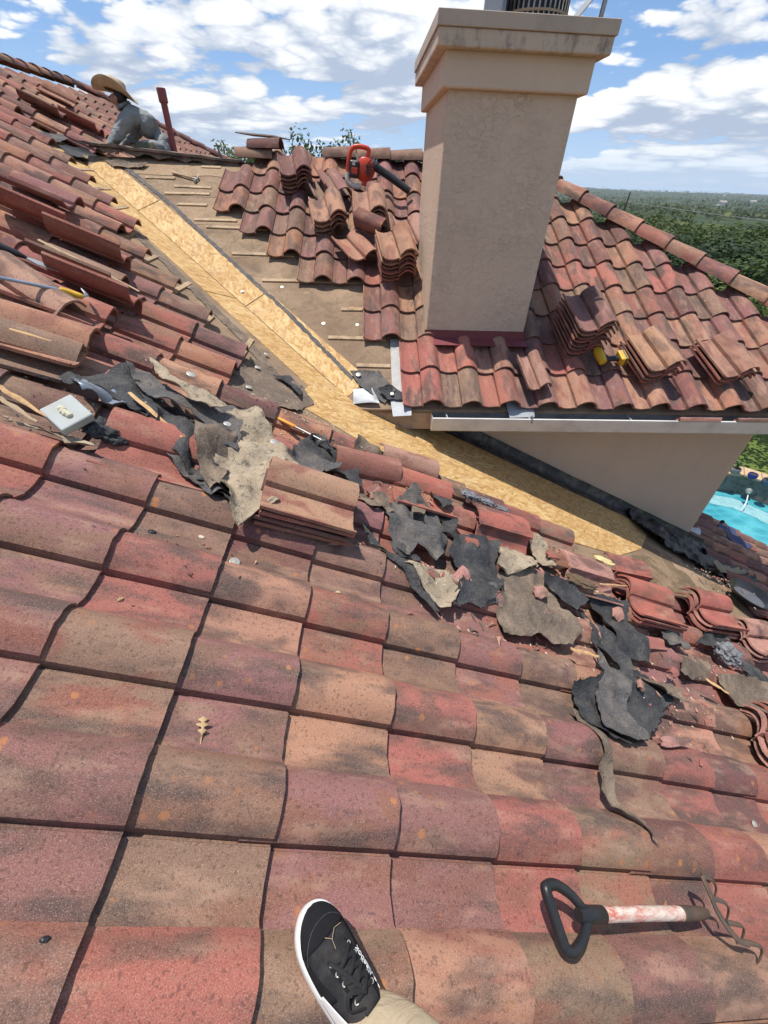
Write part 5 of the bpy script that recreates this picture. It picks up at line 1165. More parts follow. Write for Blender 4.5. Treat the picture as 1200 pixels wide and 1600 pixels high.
mb = MB(); prof = [(.088, 0), (.087, .04), (.080, .075), (.066, .093), (.04, .096), (.015, .086), (.0, .082)]
mb.lathe(prof, 28, S3(1.12, .95, 1), caps=False); mb.build('crown', STRAW, hat, HM, 70)
mb = MB(); mb.lathe([(.0895, .002), (.0905, .012), (.0890, .024)], 28, S3(1.12, .95, 1), caps=False); mb.build('hat_band', simple('brown_band', (.10, .055, .03), .7), hat, HM, 70)

# the photographer's foot
tip = Vector([(-0.171, 0.174)][0]); back = Vector([(-0.034, 0.01)][0]); dd = (tip - back).normalized()
FA = atan2(dd.y, dd.x); LS = .305; heel = tip - dd * LS
SHM = MA @ T(heel.x, heel.y, .052) @ RZ(FA)
me_ = empty('person', SHM)
tag(me_, 'photographer’s foot in black and white sneaker with beige trouser leg', 'person')
def half_w(t):   # outline half widths
    t = max(0.0, min(1.0, t)); k = 1.08
    if t > .74: return k * .051 * max(0, 1 - ((t - .74) / .26) ** 2.3) ** .55
    if t < .12: return k * .034 * max(0, 1 - ((.12 - t) / .12) ** 2.2) ** .5
    u = (t - .12) / .62; u = u * u * (3 - 2 * u)
    return k * (.034 + .017 * u)
TS = [0, .003, .012, .03, .06, .10, .16, .24, .32, .40, .48, .56, .64, .71, .77, .82, .865, .90, .93, .955, .975, .988, .996, 1]
def outline(k=1.0, off=0.0):
    L = [(LS * t, half_w(t) * k + (off if 0 < t < 1 else 0) + .004 * sin(pi * t)) for t in TS]; R_ = [(LS * t, -half_w(t) * k - (off if 0 < t < 1 else 0) + .004 * sin(pi * t)) for t in TS[1:-1]]
    pts = L + R_[::-1]
    return [(x + (off if i == len(L) - 1 else (-off if i == 0 else 0)), y) for i, (x, y) in enumerate(pts)][::-1]
shoe = empty('shoe', SHM, me_)
mb = MB(); rings = [(-.004, -.004), (.001, .0), (.014, .001), (.024, .0), (.028, -.003), (.028, -.012)]
ol0 = outline(); n = len(ol0); vs = []
for z, off in rings: vs += [(x, y, z + (.004 * max(0, (x / LS - .85) / .15) ** 2)) for x, y in outline(1, off)]
fs = [(i*n + j, i*n + (j+1) % n, (i+1)*n + (j+1) % n, (i+1)*n + j) for i in range(len(rings) - 1) for j in range(n)] + [tuple(range(n))[::-1], tuple((len(rings)-1)*n + j for j in range(n))]
mb.add(vs, fs); mb.build('sole', simple('white_rubber', (.74, .73, .70), .5, var=.05, dark=(.50, .46, .40), dscale=8, damt=.3), shoe, SHM, 45)
def up_h(t):
    base = [(0, .075), (.10, .095), (.25, .100), (.38, .098), (.52, .088), (.66, .070), (.78, .056), (.88, .047), (.95, .040), (1, .030)]
    for (a, wa), (b, wb) in zip(base, base[1:]):
        if a <= t <= b: return wa + (wb - wa) * (t - a) / (b - a)
    return .03
def up_pt(t, a, k=.93, out=0.0):
    """point of the upper: t heel..toe, a 0..1 from right side over the top to the left"""
    th = pi * a; w = half_w(max(.004, min(.996, t))) * k + out; z0 = .022; h = up_h(t) - z0 + out
    cx = abs(cos(th)) ** .75 * (1 if cos(th) > 0 else -1); sz_ = max(sin(th), 0) ** .8
    return Vector((LS * (.014 + t * .966), -w * cx + .004 * sin(pi * t), z0 + h * sz_))
mb = MB(); TT = [1 - (1 - i / 26) ** 1.35 for i in range(27)]; AA = [i / 16 for i in range(17)]
mb.add([up_pt(t, a) for t in TT for a in AA], [(i*17 + j, (i+1)*17 + j, (i+1)*17 + j + 1, i*17 + j + 1) for i in range(26) for j in range(16)])
CANVAS = simple('black_canvas', (.020, .020, .022), .85, var=.35, scale=60, bump=.5, bscale=420, dark=(.065, .058, .052), dscale=16, damt=.5, spec=.2)
SUEDE = simple('black_suede', (.013, .013, .0145), .95, var=.3, scale=40, bump=.3, bscale=300, spec=.15)
mb.build('upper', CANVAS, shoe, SHM, 70)
def patch(name, t0, t1, a0f, a1f, mt, out=.0015, nt_=12, na_=10, th=.0015):
    mb = MB(); vs = []
    for i in range(nt_ + 1):
        t = t0 + (t1 - t0) * i / nt_; a0, a1 = a0f(t), a1f(t)
        for j in range(na_ + 1): vs.append(up_pt(t, a0 + (a1 - a0) * j / na_, .93, out))
    mb.add(vs, [(i*(na_+1) + j, (i+1)*(na_+1) + j, (i+1)*(na_+1) + j + 1, i*(na_+1) + j + 1) for i in range(nt_) for j in range(na_)])
    o = mb.build(name, mt, shoe, SHM, 70); sm = o.modifiers.new('t', 'SOLIDIFY'); sm.thickness = th; sm.offset = 1; return o
patch('toe_cap', .80, .997, lambda t: .02, lambda t: .98, SUEDE)
for sd, nm in ((0, 1), (1, -1)):
    patch('side_panel', .52, .82, (lambda t: .02) if sd == 0 else (lambda t: .80 + .12 * (t - .52) / .3), (lambda t: .20 - .12 * (t - .52) / .3) if sd == 0 else (lambda t: .98), SUEDE, .0012)
    patch('eyelet_stay', .44, .70, (lambda t: .355) if sd == 0 else (lambda t: .57), (lambda t: .43) if sd == 0 else (lambda t: .645), SUEDE, .0022)
    patch('white_side_stripe', .36, .58, (lambda t: .0) if sd == 0 else (lambda t: .93 - .10 * (.58 - t) / .22), (lambda t: .07 + .10 * (.58 - t) / .22) if sd == 0 else (lambda t: 1.0), simple('white_leather', (.72, .71, .68), .5, var=.05), .0030)
patch('tongue', .36, .72, lambda t: .40, lambda t: .60, CANVAS, .003)
LACE = simple('black_lace', (.014, .014, .015), .85, var=.3, bump=.3, bscale=300)
ey = [.68, .62, .56, .50, .45]
for i, t in enumerate(ey):
    for a in (.395, .605):
        p = up_pt(t, a, .93, .005); mb = MB(); mb.lathe([(.0022, 0), (.0045, 0), (.0048, .0012), (.0040, .002), (.0024, .0016)], 12, caps=False); nrm = (p - Vector((p.x, 0, .02))).normalized()
        mb.build('eyelet', SILVER, shoe, SHM @ T(*p) @ nrm.to_track_quat('Z', 'Y').to_matrix().to_4x4(), 50)
for i in range(len(ey) - 1):
    for a, b2 in ((.395, .605), (.605, .395)):
        p = up_pt(ey[i], a, .93, .006); q = up_pt(ey[i + 1], b2, .93, .006); mid = up_pt((ey[i] + ey[i+1]) / 2, .5, .93, .012 + (.004 if a < .5 else 0))
        mb = MB(); mb.tube(arc([p, mid, q], 5), .0034, 8, flat=(1.25, .5)); mb.build('lace', LACE, shoe, SHM, 60)
p0 = up_pt(ey[-1], .5, .93, .012)
for pts in ([(0, 0, 0), (.02, .030, .0), (.0, .038, -.014), (-.015, .015, 0)], [(0, 0, 0), (.045, .018, -.008), (.075, .030, -.022)]):
    mb = MB(); mb.tube(arc([p0 + Vector(v) for v in pts], 6), .0030, 8, flat=(1.3, .55)); mb.build('lace', LACE, shoe, SHM, 60)
mb = MB(); mb.tube([up_pt(.80 - .12 * (abs(a - .5) / .38) ** 2 + .10, a, .93, .0022) for a in [.08 + .84 * i / 30 for i in range(31)]], .0011, 5); mb.build('stitch_line', simple('stitch', (.04, .04, .042), .8), shoe, SHM)
# maker's name in white on the outer side
fcu = bpy.data.curves.new('lettering', 'FONT'); fcu.body = 'Reebok'; fcu.size = .0165; fcu.extrude = .0004; fcu.shear = .15; fcu.offset = .0003
fo = bpy.data.objects.new('tmp', fcu); COL.objects.link(fo)
dg = bpy.context.evaluated_depsgraph_get(); tme = bpy.data.meshes.new_from_object(fo.evaluated_get(dg), depsgraph=dg); bpy.data.objects.remove(fo, do_unlink=True)
for v in tme.vertices:     # wrap the flat text onto the upper
    t = .46 + v.co.x / LS; a = .265 + v.co.y / .11
    p = up_pt(t, a, .93, .0028 + max(0, v.co.z)); v.co = p
tme.materials.append(simple('white_print', (.75, .75, .73), .6, var=.03)); tme.name = 'lettering'
link('lettering', tme, SHM, shoe)
TROU = cloth('beige_twill', (.42, .335, .225), 8, True, .5)
mb = MB(); vs = []; na = 28
LEG = [(.064, .008, .078, .064, .062), (.063, .008, .074, .067, .065), (.056, .008, .095, .068, .066), (.020, .0, .14, .068, .068), (-.05, .0, .22, .066, .068), (-.18, .0, .34, .072, .074), (-.30, .0, .44, .082, .082), (-.38, .0, .54, .090, .088), (-.42, .0, .66, .096, .094), (-.44, .0, .74, .0, .0)]
for i, (x, y, z, rx_, ry_) in enumerate(LEG):
    for j in range(na):
        a = 2 * pi * j / na; k = 1 + .05 * nz(cos(a) * 2, sin(a) * 2 + i * .8, i * .6); vs.append((x + rx_ * cos(a) * k, y + ry_ * sin(a) * k, z + .006 * nz(cos(a) * 2, sin(a) * 2, i) - (.022 * cos(a) if i < 3 else 0)))
mb.add(vs, [(i*na + j, i*na + (j+1) % na, (i+1)*na + (j+1) % na, (i+1)*na + j) for i in range(len(LEG) - 1) for j in range(na)])
o = mb.build('trouser_leg', TROU, me_, SHM, 80); o.modifiers.new('s', 'SUBSURF').render_levels = 2
mb = MB()
for pts in ([(.216, .006, 0), (.232, .003, .004), (.242, .012, .001)], [(.232, .003, .004), (.242, -.012, .003), (.238, -.030, -.003)]):
    mb.tube([SHM @ (Vector(p) + Vector((0, 0, up_h(p[0] / LS) + .004))) for p in pts], .0006, 5)
tag(mb.build('dry_twig', WOOD), 'tiny forked dry twig on the toe of the black sneaker', 'twig')

# ------------------------------------------------------------------ leaves and small litter
LEAF = simple('dry_leaf', (.46, .32, .17), .7, var=.25, scale=60, dark=(.28, .17, .08), dscale=20, damt=.5)
def oak_leaf(M, s, v, rz, L, label, mt=LEAF):
    out = []; lob = [(0, .03), (.14, .05), (.22, .20), (.28, .24), (.35, .06), (.44, .08), (.53, .33), (.60, .35), (.65, .09), (.73, .11), (.81, .27), (.87, .22), (.92, .09), (1, .015)]
    pts = [(t, w) for t, w in lob] + [(t, -w) for t, w in lob[-2::-1]]
    mb = MB(); vs = [(L * t, L * w * .9, L * (.10 * abs(w) + .08 * sin(t * 5))) for t, w in pts] + [(L * t, 0, L * .08 * sin(t * 5)) for t, w in lob]
    k = len(lob); o_ = len(pts); fs = []
    for i in range(k - 1):
        fs += [(i, i + 1, o_ + i + 1, o_ + i)]; a = len(pts) - 1 - i; b2 = len(pts) - 2 - i; fs += [(a, o_ + i, o_ + i + 1, b2)]
    mb.add(vs, [f[::-1] for f in fs]); mb.tube([(-.3 * L, 0, 0), (0, 0, 0)], .03 * L, 5)
    o = mb.build('oak_leaf', mt, None, M @ T(s, v, top_z(s, v) + .006) @ RZ(rz), 60); o.modifiers.new('t', 'SOLIDIFY').thickness = .0008
    return tag(o, label, 'leaf')
oak_leaf(MA, -0.478, 0.52, 1.75, .060, 'pale dry oak leaf on a purple tile in the foreground')
oak_leaf(MA, -0.466, 1.191, 1.4, .022, 'small brown leaf right of the shiny tin cap')
oak_leaf(MA, -0.782, 1.213, .4, .022, 'small dry leaf between pebble and dark fragment', simple('brown_leaf', (.30, .19, .11), .8))
oak_leaf(MA, -0.665, 1.189, .2, .030, 'curled brown leaf near the pebble below the felt heap', simple('red_brown_leaf', (.20, .10, .06), .8))
oak_leaf(MA, -0.845, 0.878, 1.0, .022, 'thin crescent dry leaf on the red tile at the left')
oak_leaf(MA, -0.117, 1.155, .4, .026, 'pale leaf fragment below the neat tile stack', simple('pale_leaf', (.62, .52, .28), .8))
for (u, r, lab, mt) in (([(-0.859, 1.201)], .011, 'dark glossy fragment on the tan tile left of the pebble', RUBBER), ([(-0.691, 1.241)], .009, 'pale pebble on the tile below the felt heap', MORTAR), ([(-0.648, 0.12)], .006, 'black speck of tar on the orange tile at the lower left', RUBBER)):
    lump('pebble', MA, u[0][0], u[0][1], top_z(u[0][0], u[0][1]) + r * .4, r, mt, lab, 'pebble', .25, (1.4, 1, .6), 2, 3, 3)
u = [(2.042, 0.521)][0]; tin_cap(MA, u[0], u[1], top_z(*u) + .004, .016, 'silver bottle cap at the right edge', .3)

# ------------------------------------------------------------------ land beyond the house
GZ = -6.2
def land(x, y):
    r = sqrt(x * x + y * y); t = min(1, max(0, (r - 26) / 160)); t = t * t * (3 - 2 * t)
    u = min(1, max(0, (r - 900) / 5200)); u = u * u * (3 - 2 * u)
    h = GZ - 22 * t + 30 * u
    k = min(1, max(0, (r - 60) / 400)); h += k * (5 * nz(x / 170, y / 170, 1) + 9 * nz(x / 620, y / 620, 4)) + u * (16 * nz(x / 1500, y / 1500, 7) + 7 * nz(x / 480, y / 480, 2))
    return h
def ground_mat():
    m, nt, b = mat('land'); g = G(nt); co = g.obj()
    c = g.mix(g.rng(g.noise(co, .9, 6, .7), .30, .70), (.095, .135, .032), (.135, .175, .048))
    c = g.mix(g.rng(g.noise(co, 45, 4, .7), .45, .70, 0, .5), c, (.06, .09, .022))
    far = g.mix(g.rng(g.noise(co, .035, 6, .75), .36, .62), (.018, .034, .012), (.055, .078, .03))
    dist = g.n('ShaderNodeVectorMath', operation='LENGTH'); g.l(co, dist.inputs[0])
    c = g.mix(g.rng(dist.outputs['Value'], 40, 120), c, far)
    g.l(c, b.inputs['Base Color']); b.inputs['Roughness'].default_value = .95; b.inputs['Specular IOR Level'].default_value = .1
    g.l(g.bump(g.noise(co, 40, 4, .7), .4, .012), b.inputs['Normal'])
    return m
mb = MB(); rad = [0, 6, 12, 18, 24, 30, 38, 48, 60, 76, 96, 120, 150, 190, 240, 300, 380, 480, 600, 760, 960, 1200, 1500, 1900, 2400, 3000, 3700, 4500, 5400, 6400, 7400, 8400]; na = 160
vs = [(0, 0, GZ)] + [(r * sin(2*pi*j/na), r * cos(2*pi*j/na), land(r * sin(2*pi*j/na), r * cos(2*pi*j/na))) for r in rad[1:] for j in range(na)]
fs = [(0, 1 + (j+1) % na, 1 + j) for j in range(na)] + [(1 + i*na + j, 1 + i*na + (j+1) % na, 1 + (i+1)*na + (j+1) % na, 1 + (i+1)*na + j) for i in range(len(rad) - 2) for j in range(na)]
mb.add(vs, fs); tag(mb.build('ground', ground_mat(), None, I4, 80), kind='structure')

# pool with a raised rear wall
def water_mat():
    m, nt, b = mat('pool_water'); g = G(nt); co = g.obj()
    n1 = g.noise(co, 3.2, 3, .5, 1.5)
    c = g.mix(g.rng(g.vor(g.mapv(co, scl=(1, 1.6, 1)), 2.4).outputs['Distance'], .15, .75), (.035, .24, .30), (.08, .36, .41))
    g.l(c, b.inputs['Base Color']); b.inputs['Roughness'].default_value = .08; b.inputs['IOR'].default_value = 1.33
    g.l(g.bump(n1, .35, .12), b.inputs['Normal']); return m
wl = [(9.358, 8.558), (9.742, 8.474), (10.029, 8.221), (10.295, 7.897)]
w0 = Vector(wl[0]); w1 = Vector(wl[-1]); wd = (w1 - w0).normalized(); wn = Vector((wd.y, -wd.x))
if wn.dot(Vector((1, 1))) > 0: wn = -wn
line = [w0 - wd * 3.0, w0 - wd * 1.4 + wn * -.05] + [Vector(p) for p in wl] + [w1 + wd * 2.2 + wn * .5, w1 + wd * 4.5 + wn * 1.6]
poly = line + [line[-1] + wn * 4.5, line[0] + wn * 4.5]
mb = MB(); pp = [(p.x, p.y) for p in poly]
mb.add([(x, y, -6.14) for x, y in pp], [tuple(range(len(pp)))]); o = mb.build('pool_water', water_mat()); tag(o, kind='structure')
if o.data.polygons[0].normal.z < 0: o.data.flip_normals()
sh_ = [line[1] + wn * .35, line[2] + wn * .28, line[3] + wn * .30, line[4] + wn * .36, line[5] + wn * .40, line[6] + wn * .38, line[6] + wn * .95, line[5] + wn * .95, line[4] + wn * .88, line[3] + wn * .80, line[2] + wn * .75, line[1] + wn * .80]
o = sheet('pool_water_shelf', I4, [(p.x, p.y) for p in sh_], lambda s, y: -6.134, felt_mat('pale_water', (.22, .42, .45), (.34, .52, .54), .6, (.10, .33, .38), .5, .12), .001, .1, .05, .25, 3); tag(o, kind='structure')
pool = empty('pool_wall', T(w0.x, w0.y, GZ))
tag(pool, 'dark stone pool wall with tan coping behind the turquoise water', 'pool wall')
STONE = simple('dark_pool_stone', (.17, .165, .15), .85, var=.6, scale=16, bump=1.0, bscale=14, dark=(.05, .055, .055), dscale=8, damt=.8)
COPE = simple('tan_coping', (.46, .32, .19), .8, var=.25, scale=5, bump=.4)
mb = MB(); k = len(line)
mb.add([(p.x, p.y, -6.3) for p in line] + [(p.x, p.y, -5.62) for p in line] + [(p.x - wn.x * .35, p.y - wn.y * .35, -5.62) for p in line] + [(p.x - wn.x * .35, p.y - wn.y * .35, -6.3) for p in line],
       [(i, i + 1, k + i + 1, k + i) for i in range(k - 1)] + [(2*k + i, 2*k + i + 1, 3*k + i + 1, 3*k + i) for i in range(k - 1)])
mb.build('stone_face', STONE, pool, I4)
for i in range(k - 1):
    a, b_ = line[i], line[i + 1]; mb = MB(); e = (b_ - a).normalized() * .006
    vs = []
    for z in (-5.62, -5.55):
        for p, of in ((a + e, .05), (b_ - e, .05), (b_ - e, -.42), (a + e, -.42)): vs.append((p.x + wn.x * of, p.y + wn.y * of, z))
    mb.add(vs, [(0, 3, 2, 1), (4, 5, 6, 7), (0, 1, 5, 4), (1, 2, 6, 5), (2, 3, 7, 6), (3, 0, 4, 7)]); bevel(mb.build('coping_stone', COPE, pool, I4), .015)
sp = Vector([(9.7, 8.089)][0]) + wn * .06
mb = MB(); blob(mb, (sp.x, sp.y, -5.78), .075, (1, 1, 1)); blob(mb, (sp.x + wn.x * .07, sp.y + wn.y * .07, -5.80), .045); mb.build('spout_boss', simple('weathered_bronze', (.20, .24, .22), .6, var=.3, bump=.6, bscale=30), pool, I4, 60)
mb = MB(); mb.tube(arc([(sp.x + wn.x * .14, sp.y + wn.y * .14, -5.83), (sp.x + wn.x * .35, sp.y + wn.y * .35, -5.92), (sp.x + wn.x * .45, sp.y + wn.y * .45, -6.13)], 5), [.012] * 6 + [.022] * 5, 8)
tag(mb.build('water_jet', simple('white_water', (.75, .82, .85), .2), None, I4, 60), 'thin water jet falling from the wall spout into the pool', 'water jet')
def pot(px, r, col, label, plant=True):
    c = Vector(px) - wn * .18; m = T(c.x, c.y, -5.55); o = empty('garden_pot', m)
    mb = MB(); mb.lathe([(r * .6, 0), (r * .95, r * .5), (r, r * .85), (r * .9, r * 1.15), (r * .82, r * 1.12), (r * .8, r * .9)], 20); mb.build('pot', simple('glazed_pot', col, .3, var=.15), o, m, 50)
    mb = MB(); mb.lathe([(0, r * .95), (r * .8, r * .95)], 16, caps=False); mb.build('soil', simple('soil', (.05, .035, .025), .95), o, m)
    if plant:
        mb = MB(); rp = random.Random(int(r * 1000))
        for i in range(26):
            a = rp.uniform(0, 6.28); h = r * rp.uniform(.8, 1.8); w = rp.uniform(.3, 1.0) * r; mb.tube([(0, 0, r * .9), (w * .4 * cos(a), w * .4 * sin(a), r + h * .7), (w * cos(a), w * sin(a), r + h)], [.02 * r, .07 * r, .005], 4)
        mb.build('foliage', simple('pot_plant', (.05, .10, .03), .6), o, m)
    return tag(o, label, 'plant pot')
pot([(9.401, 8.393)][0], .12, (.22, .22, .22), 'grey bowl with a small plant on the pool coping')
pot([(9.665, 8.138)][0], .11, (.02, .035, .22), 'round cobalt blue pot on the pool coping', False)
pot([(9.832, 7.865)][0], .12, (.06, .10, .16), 'dark blue planter on the coping at the right edge')
felt([(6.205, 4.796), (6.456, 4.909), (6.456, 4.674), (6.541, 4.36), (6.134, 4.15), (5.932, 4.263), (5.882, 4.408)], simple('dusty_blue_cloth', (.045, .055, .12), .8, var=.2), 'dark blue cloth hanging over the far edge of the lower roof', .006, .004, name='blue_cloth', cat='cloth', seed=61, jag=.004, curl=0)
lump('finial_ball', MA, 5.869, 4.506, .11, .028, RUBBER, 'small black ball on the far edge of the lower roof', 'finial', .12, (1, 1, 1), 2, 4, 3)

# ------------------------------------------------------------------ trees
def leaf_mat(name, dark, light):
    m, nt, b = mat(name); g = G(nt); co = g.obj()
    geo = g.n('ShaderNodeNewGeometry'); c = g.mix(geo.outputs['Random Per Island'], dark, light)
    c = g.mix(g.rng(g.noise(co, .35, 3), .35, .65, 0, .5), c, tuple(x * .6 for x in dark))
    c = g.mix(g.rng(g.noise(g.mapv(co, loc=(50, 9, 0)), .045, 2), .42, .62, 0, .6), c, (light[0] * 1.15, light[1] * .95, light[2] * .7))
    g.l(c, b.inputs['Base Color']); b.inputs['Roughness'].default_value = .6; b.inputs['Specular IOR Level'].default_value = .25
    tr = g.n('ShaderNodeBsdfTranslucent'); g.l(g.mix(.5, c, light), tr.inputs['Color'])
    ms = g.n('ShaderNodeMixShader', i_0=.28); g.l(b.outputs[0], ms.inputs[1]); g.l(tr.outputs[0], ms.inputs[2]); g.l(ms.outputs[0], nt.nodes['Material Output'].inputs['Surface'])
    return m
LEAF_OAK = leaf_mat('oak_leaves', (.030, .055, .016), (.10, .145, .045)); LEAF_DARK = leaf_mat('dark_oak_leaves', (.016, .034, .012), (.05, .082, .03)); LEAF_LIGHT = leaf_mat('light_leaves', (.06, .10, .02), (.16, .21, .06))
BARK = simple('bark', (.10, .078, .06), .9, var=.4, scale=10, bump=.8, bscale=20)
def add_leaves(V, F, c, r, n, size, rn, squash=.75):
    for i in range(n):
        d = Vector((rn.gauss(0, 1), rn.gauss(0, 1), rn.gauss(0, 1))).normalized() * (r * rn.uniform(.45, 1) )
        p = c + Vector((d.x, d.y, d.z * squash)); a = Vector((rn.uniform(-1, 1), rn.uniform(-1, 1), rn.uniform(-.6, .6))).normalized(); nn = (d.normalized() * .5 + Vector((0, 0, .6)) + Vector((rn.uniform(-1, 1), rn.uniform(-1, 1), rn.uniform(-1, 1))) * .7).normalized()
        u = a.cross(nn).normalized() * size * rn.uniform(.6, 1.2); w = nn.cross(u).normalized() * size * rn.uniform(.5, .9)
        b = len(V); V += [p - u, p + w, p + u, p - w]; F.append((b, b + 1, b + 2, b + 3))
def tree_meshes(seed, leafm, nclump=46, per=120, size=.11):
    rn = random.Random(seed); V = []; F = []; cl = []
    for i in range(nclump):
        for _ in range(20):
            d = Vector((rn.gauss(0, 1), rn.gauss(0, 1), rn.gauss(0, .8))).normalized() * rn.uniform(.35, 1) ** .6
            if d.z > -.45: break
        c = Vector((d.x * 3.0, d.y * 3.0, 5.4 + d.z * 2.2)); cl.append(c); add_leaves(V, F, c, rn.uniform(.6, 1.05), per, size, rn)
    me = bpy.data.meshes.new('crown'); me.from_pydata(V, [], F); me.materials.append(leafm)
    mb = MB(); mb.tube(arc([(0, 0, -.3), (.08, .05, 1.4), (.0, .1, 2.8), (.1, .0, 4.4)], 4), [.30, .27, .25, .23, .22, .21, .20, .19, .18, .15, .13, .11, .09], 9)
    for c in cl[::3]:
        s_ = Vector((0, .05, rn.uniform(2.2, 3.8))); mid = s_.lerp(c, .5) + Vector((0, 0, .35)); mb.tube(arc([s_, mid, c], 3), [.10, .085, .07, .055, .045, .03, .015], 6)
    return me, mb.mesh('trunk', BARK, 60)
TREES = [tree_meshes(1, LEAF_OAK), tree_meshes(2, LEAF_DARK), tree_meshes(3, LEAF_OAK, 40), tree_meshes(4, LEAF_LIGHT, 52, 130, .10)]
def tree(top, k, crown, label, group, lean=0.0):
    x, y, z = top; g0 = land(x, y) - .2; hgt = max(2.5, z - g0); sz = hgt / 8.0; w = crown / 3.6
    m = T(x, y, g0) @ RZ(x * 3.7 + y) @ S3(w, w, sz); o = empty('oak_tree', m)
    link('crown', TREES[k][0], m, o); link('trunk', TREES[k][1], m, o); return tag(o, label, 'tree', group)
for i, (tp, k, cr_, lab) in enumerate((
    ([(11.282, 12.716, -1.813)][0], 3, 3.4, 'bright yellow-green tree just beyond the hip at the right edge'),
    ([(18.717, 23.445, -2.515)][0], 1, 4.2, 'dark rounded oak behind the lower hip tiles'), ([(19.547, 27.819, -1.881)][0], 1, 4.6, 'dense dark oak behind the middle of the hip'),
    ([(21.646, 35.992, -1.835)][0], 0, 4.6, 'mid green oak above the fourth hip tile'), ([(28.967, 35.734, -2.465)][0], 2, 4.4, 'olive oak at the right edge above the bright tree'),
    ([(24.658, 49.163, -1.77)][0], 2, 4.8, 'olive oak right of the chimney above the hip'), ([(36.247, 50.3, -2.279)][0], 0, 5.0, 'broad oak behind the dense dark oak'),
    ([(32.205, 57.609, -1.795)][0], 1, 5.0, 'dark oak beside the thin mast'), ([(28.593, 66.079, -1.77)][0], 0, 5.0, 'green oak closest to the chimney edge'), ([(47.307, 58.198, -2.29)][0], 1, 5.2, 'dark oak at the right edge below the wires'),
    ([(45.311, 71.916, -1.937)][0], 2, 5.2, 'oak beneath the topmost wire'), ([(15.121, 22.369, -1.139)][0], 1, 4.6, 'big dark crown rising over the middle of the hip'), ([(15.757, 19.409, -1.69)][0], 2, 3.8, 'full olive crown left of the bright yellow-green tree'), ([(16.387, 28.644, -0.881)][0], 0, 4.4, 'full mid green crown over the upper hip tiles'), ([(24.005, 29.457, -0.938)][0], 0, 4.6, 'tall crown at the right edge reaching the wires'), ([(16.818, 36.292, -0.79)][0], 1, 4.4, 'dark crown rising right beside the chimney'),
    ([(-6.57, 25.156, 1.277)][0], 0, 3.0, 'small tree top behind the ridge right of the vent pipe'), ([(-6.284, 27.286, 1.322)][0], 2, 2.8, 'low tree top behind the black board stub'),
    ([(-3.398, 23.758, 1.661)][0], 0, 2.3, 'tree top showing above the splintered board'), ([(-1.846, 23.929, 1.589)][0], 1, 2.6, 'rounded tree top behind the ridge left of the leaf blower'), ([(-0.671, 21.99, 1.624)][0], 0, 2.4, 'loose airy tree top behind the leaf blower handle'), ([(2.511, 29.895, 1.407)][0], 2, 2.6, 'sparse tree top over the ridge beside the chimney'))):
    tree(tp, k, cr_, lab, 'trees beyond the house')
rf = random.Random(99); V = []; F = []
def forest_tree(d, az, leaves, size, cr_):
    x, y = d * sin(az), d * cos(az); z = land(x, y); h = rf.uniform(5.5, 9.5)
    if d < 90: h = min(h, 7.5)
    ncl = max(3, leaves // 16)
    for i in range(ncl):
        dv = Vector((rf.gauss(0, 1), rf.gauss(0, 1), abs(rf.gauss(0, .7)))).normalized(); c = Vector((x + dv.x * cr_ * .75, y + dv.y * cr_ * .75, z + h * .55 + dv.z * h * .38)); add_leaves(V, F, c, cr_ * .45, leaves // ncl, size, rf)
for i in range(330): forest_tree(rf.uniform(48, 150), rf.uniform(-.9, 1.75), 170, .30, rf.uniform(3.2, 4.8))
for i in range(1500): forest_tree(140 * (5.4 ** rf.random()), rf.uniform(-.3, 1.5), 36, .95, rf.uniform(4, 6.5))
for i in range(5200): forest_tree(700 * (9 ** rf.random()), rf.uniform(.1, 1.3), 8, 3.0, rf.uniform(5, 9))
me = bpy.data.meshes.new('forest'); me.from_pydata([tuple(v) for v in V], [], F); me.materials.append(leaf_mat('forest_leaves', (.032, .055, .018), (.11, .145, .05)))
tag(link('forest', me), 'green oak woodland spreading to the horizon', 'woodland', kind='stuff')
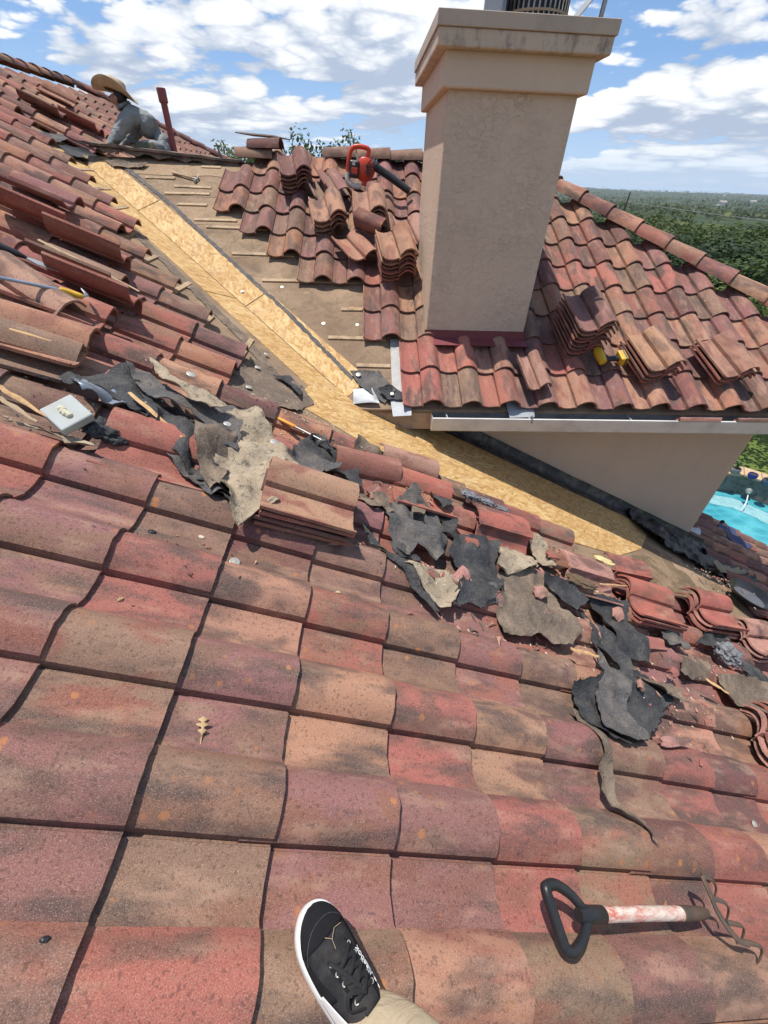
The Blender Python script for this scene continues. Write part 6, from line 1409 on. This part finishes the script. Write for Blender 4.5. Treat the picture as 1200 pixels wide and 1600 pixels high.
# pale houses on the far hills
fw = simple('far_house_wall', (.62, .58, .52), .8); fr = simple('far_house_roof', (.30, .27, .25), .8)
hb = MB(); hb.box(-8, 8, -5, 5, -2, 5); hme = hb.mesh('wall', fw); hr = MB(); hr.add([(-9, -6, 5), (9, -6, 5), (9, 6, 5), (-9, 6, 5), (-9, 0, 8.5), (9, 0, 8.5)], [(0, 1, 5, 4), (2, 3, 4, 5), (0, 4, 3), (1, 2, 5)]); rme = hr.mesh('roof', fr)
for i, (d, az) in enumerate(((1500, .62), (1750, .70), (2100, .66), (2400, .80), (1900, .84), (2900, .74), (3300, .62), (2600, .88), (3600, .79), (3100, .69))):
    x, y = d * sin(az), d * cos(az); m = T(x, y, land(x, y) + 5) @ RZ(i * 1.3); o = empty('distant_house', m); link('wall', hme, m, o); link('roof', rme, m, o)
    tag(o, 'tiny pale house among trees on the far hills', 'house', 'houses on the far hills')
# wires and mast
WIRE = simple('wire', (.22, .22, .22), .5)
for (a, b_), lab, r in ((([(17.233, 63.71, 0.54)][0], [(33.173, 34.692, -1.594)][0]), 'topmost overhead wire crossing the woods', .016), (([(17.333, 63.683, 0.056)][0], [(33.419, 34.455, -2.22)][0]), 'second overhead wire crossing the woods', .016),
                        (([(17.624, 63.603, -1.367)][0], [(33.711, 34.17, -2.968)][0]), 'third overhead wire crossing the woods', .014), (([(17.938, 63.516, -2.904)][0], [(34.109, 33.772, -3.998)][0]), 'lowest pale overhead wire crossing the woods', .020)):
    a, b_ = Vector(a), Vector(b_); mb = MB(); mb.tube([a.lerp(b_, t / 12) + Vector((0, 0, -1.2 * t / 12 * (1 - t / 12))) for t in range(13)], r, 5); tag(mb.build('overhead_wire', WIRE), lab, 'wire')
mb = MB(); a, b_ = [(4.155, 7.984, -0.016), (4.146, 7.988, -0.478)]; mb.tube([a, b_], [.010, .014], 6); tag(mb.build('antenna_mast', simple('dark_mast', (.04, .04, .04), .5)), 'thin dark mast leaning beyond the hip', 'mast')
# thin summer haze over the land
hm = bpy.data.materials.new('haze'); hm.use_nodes = True; nt = hm.node_tree; nt.nodes.clear(); ho = nt.nodes.new('ShaderNodeOutputMaterial'); pv = nt.nodes.new('ShaderNodeVolumePrincipled')
pv.inputs['Color'].default_value = (.80, .88, 1.0, 1); pv.inputs['Density'].default_value = .00009; pv.inputs['Anisotropy'].default_value = .2; nt.links.new(pv.outputs[0], ho.inputs['Volume'])
mb = MB(); mb.box(-8600, 8600, -8600, 8600, -75, 70); tag(mb.build('haze', hm), 'thin pale summer haze over the woods', 'haze', kind='stuff')
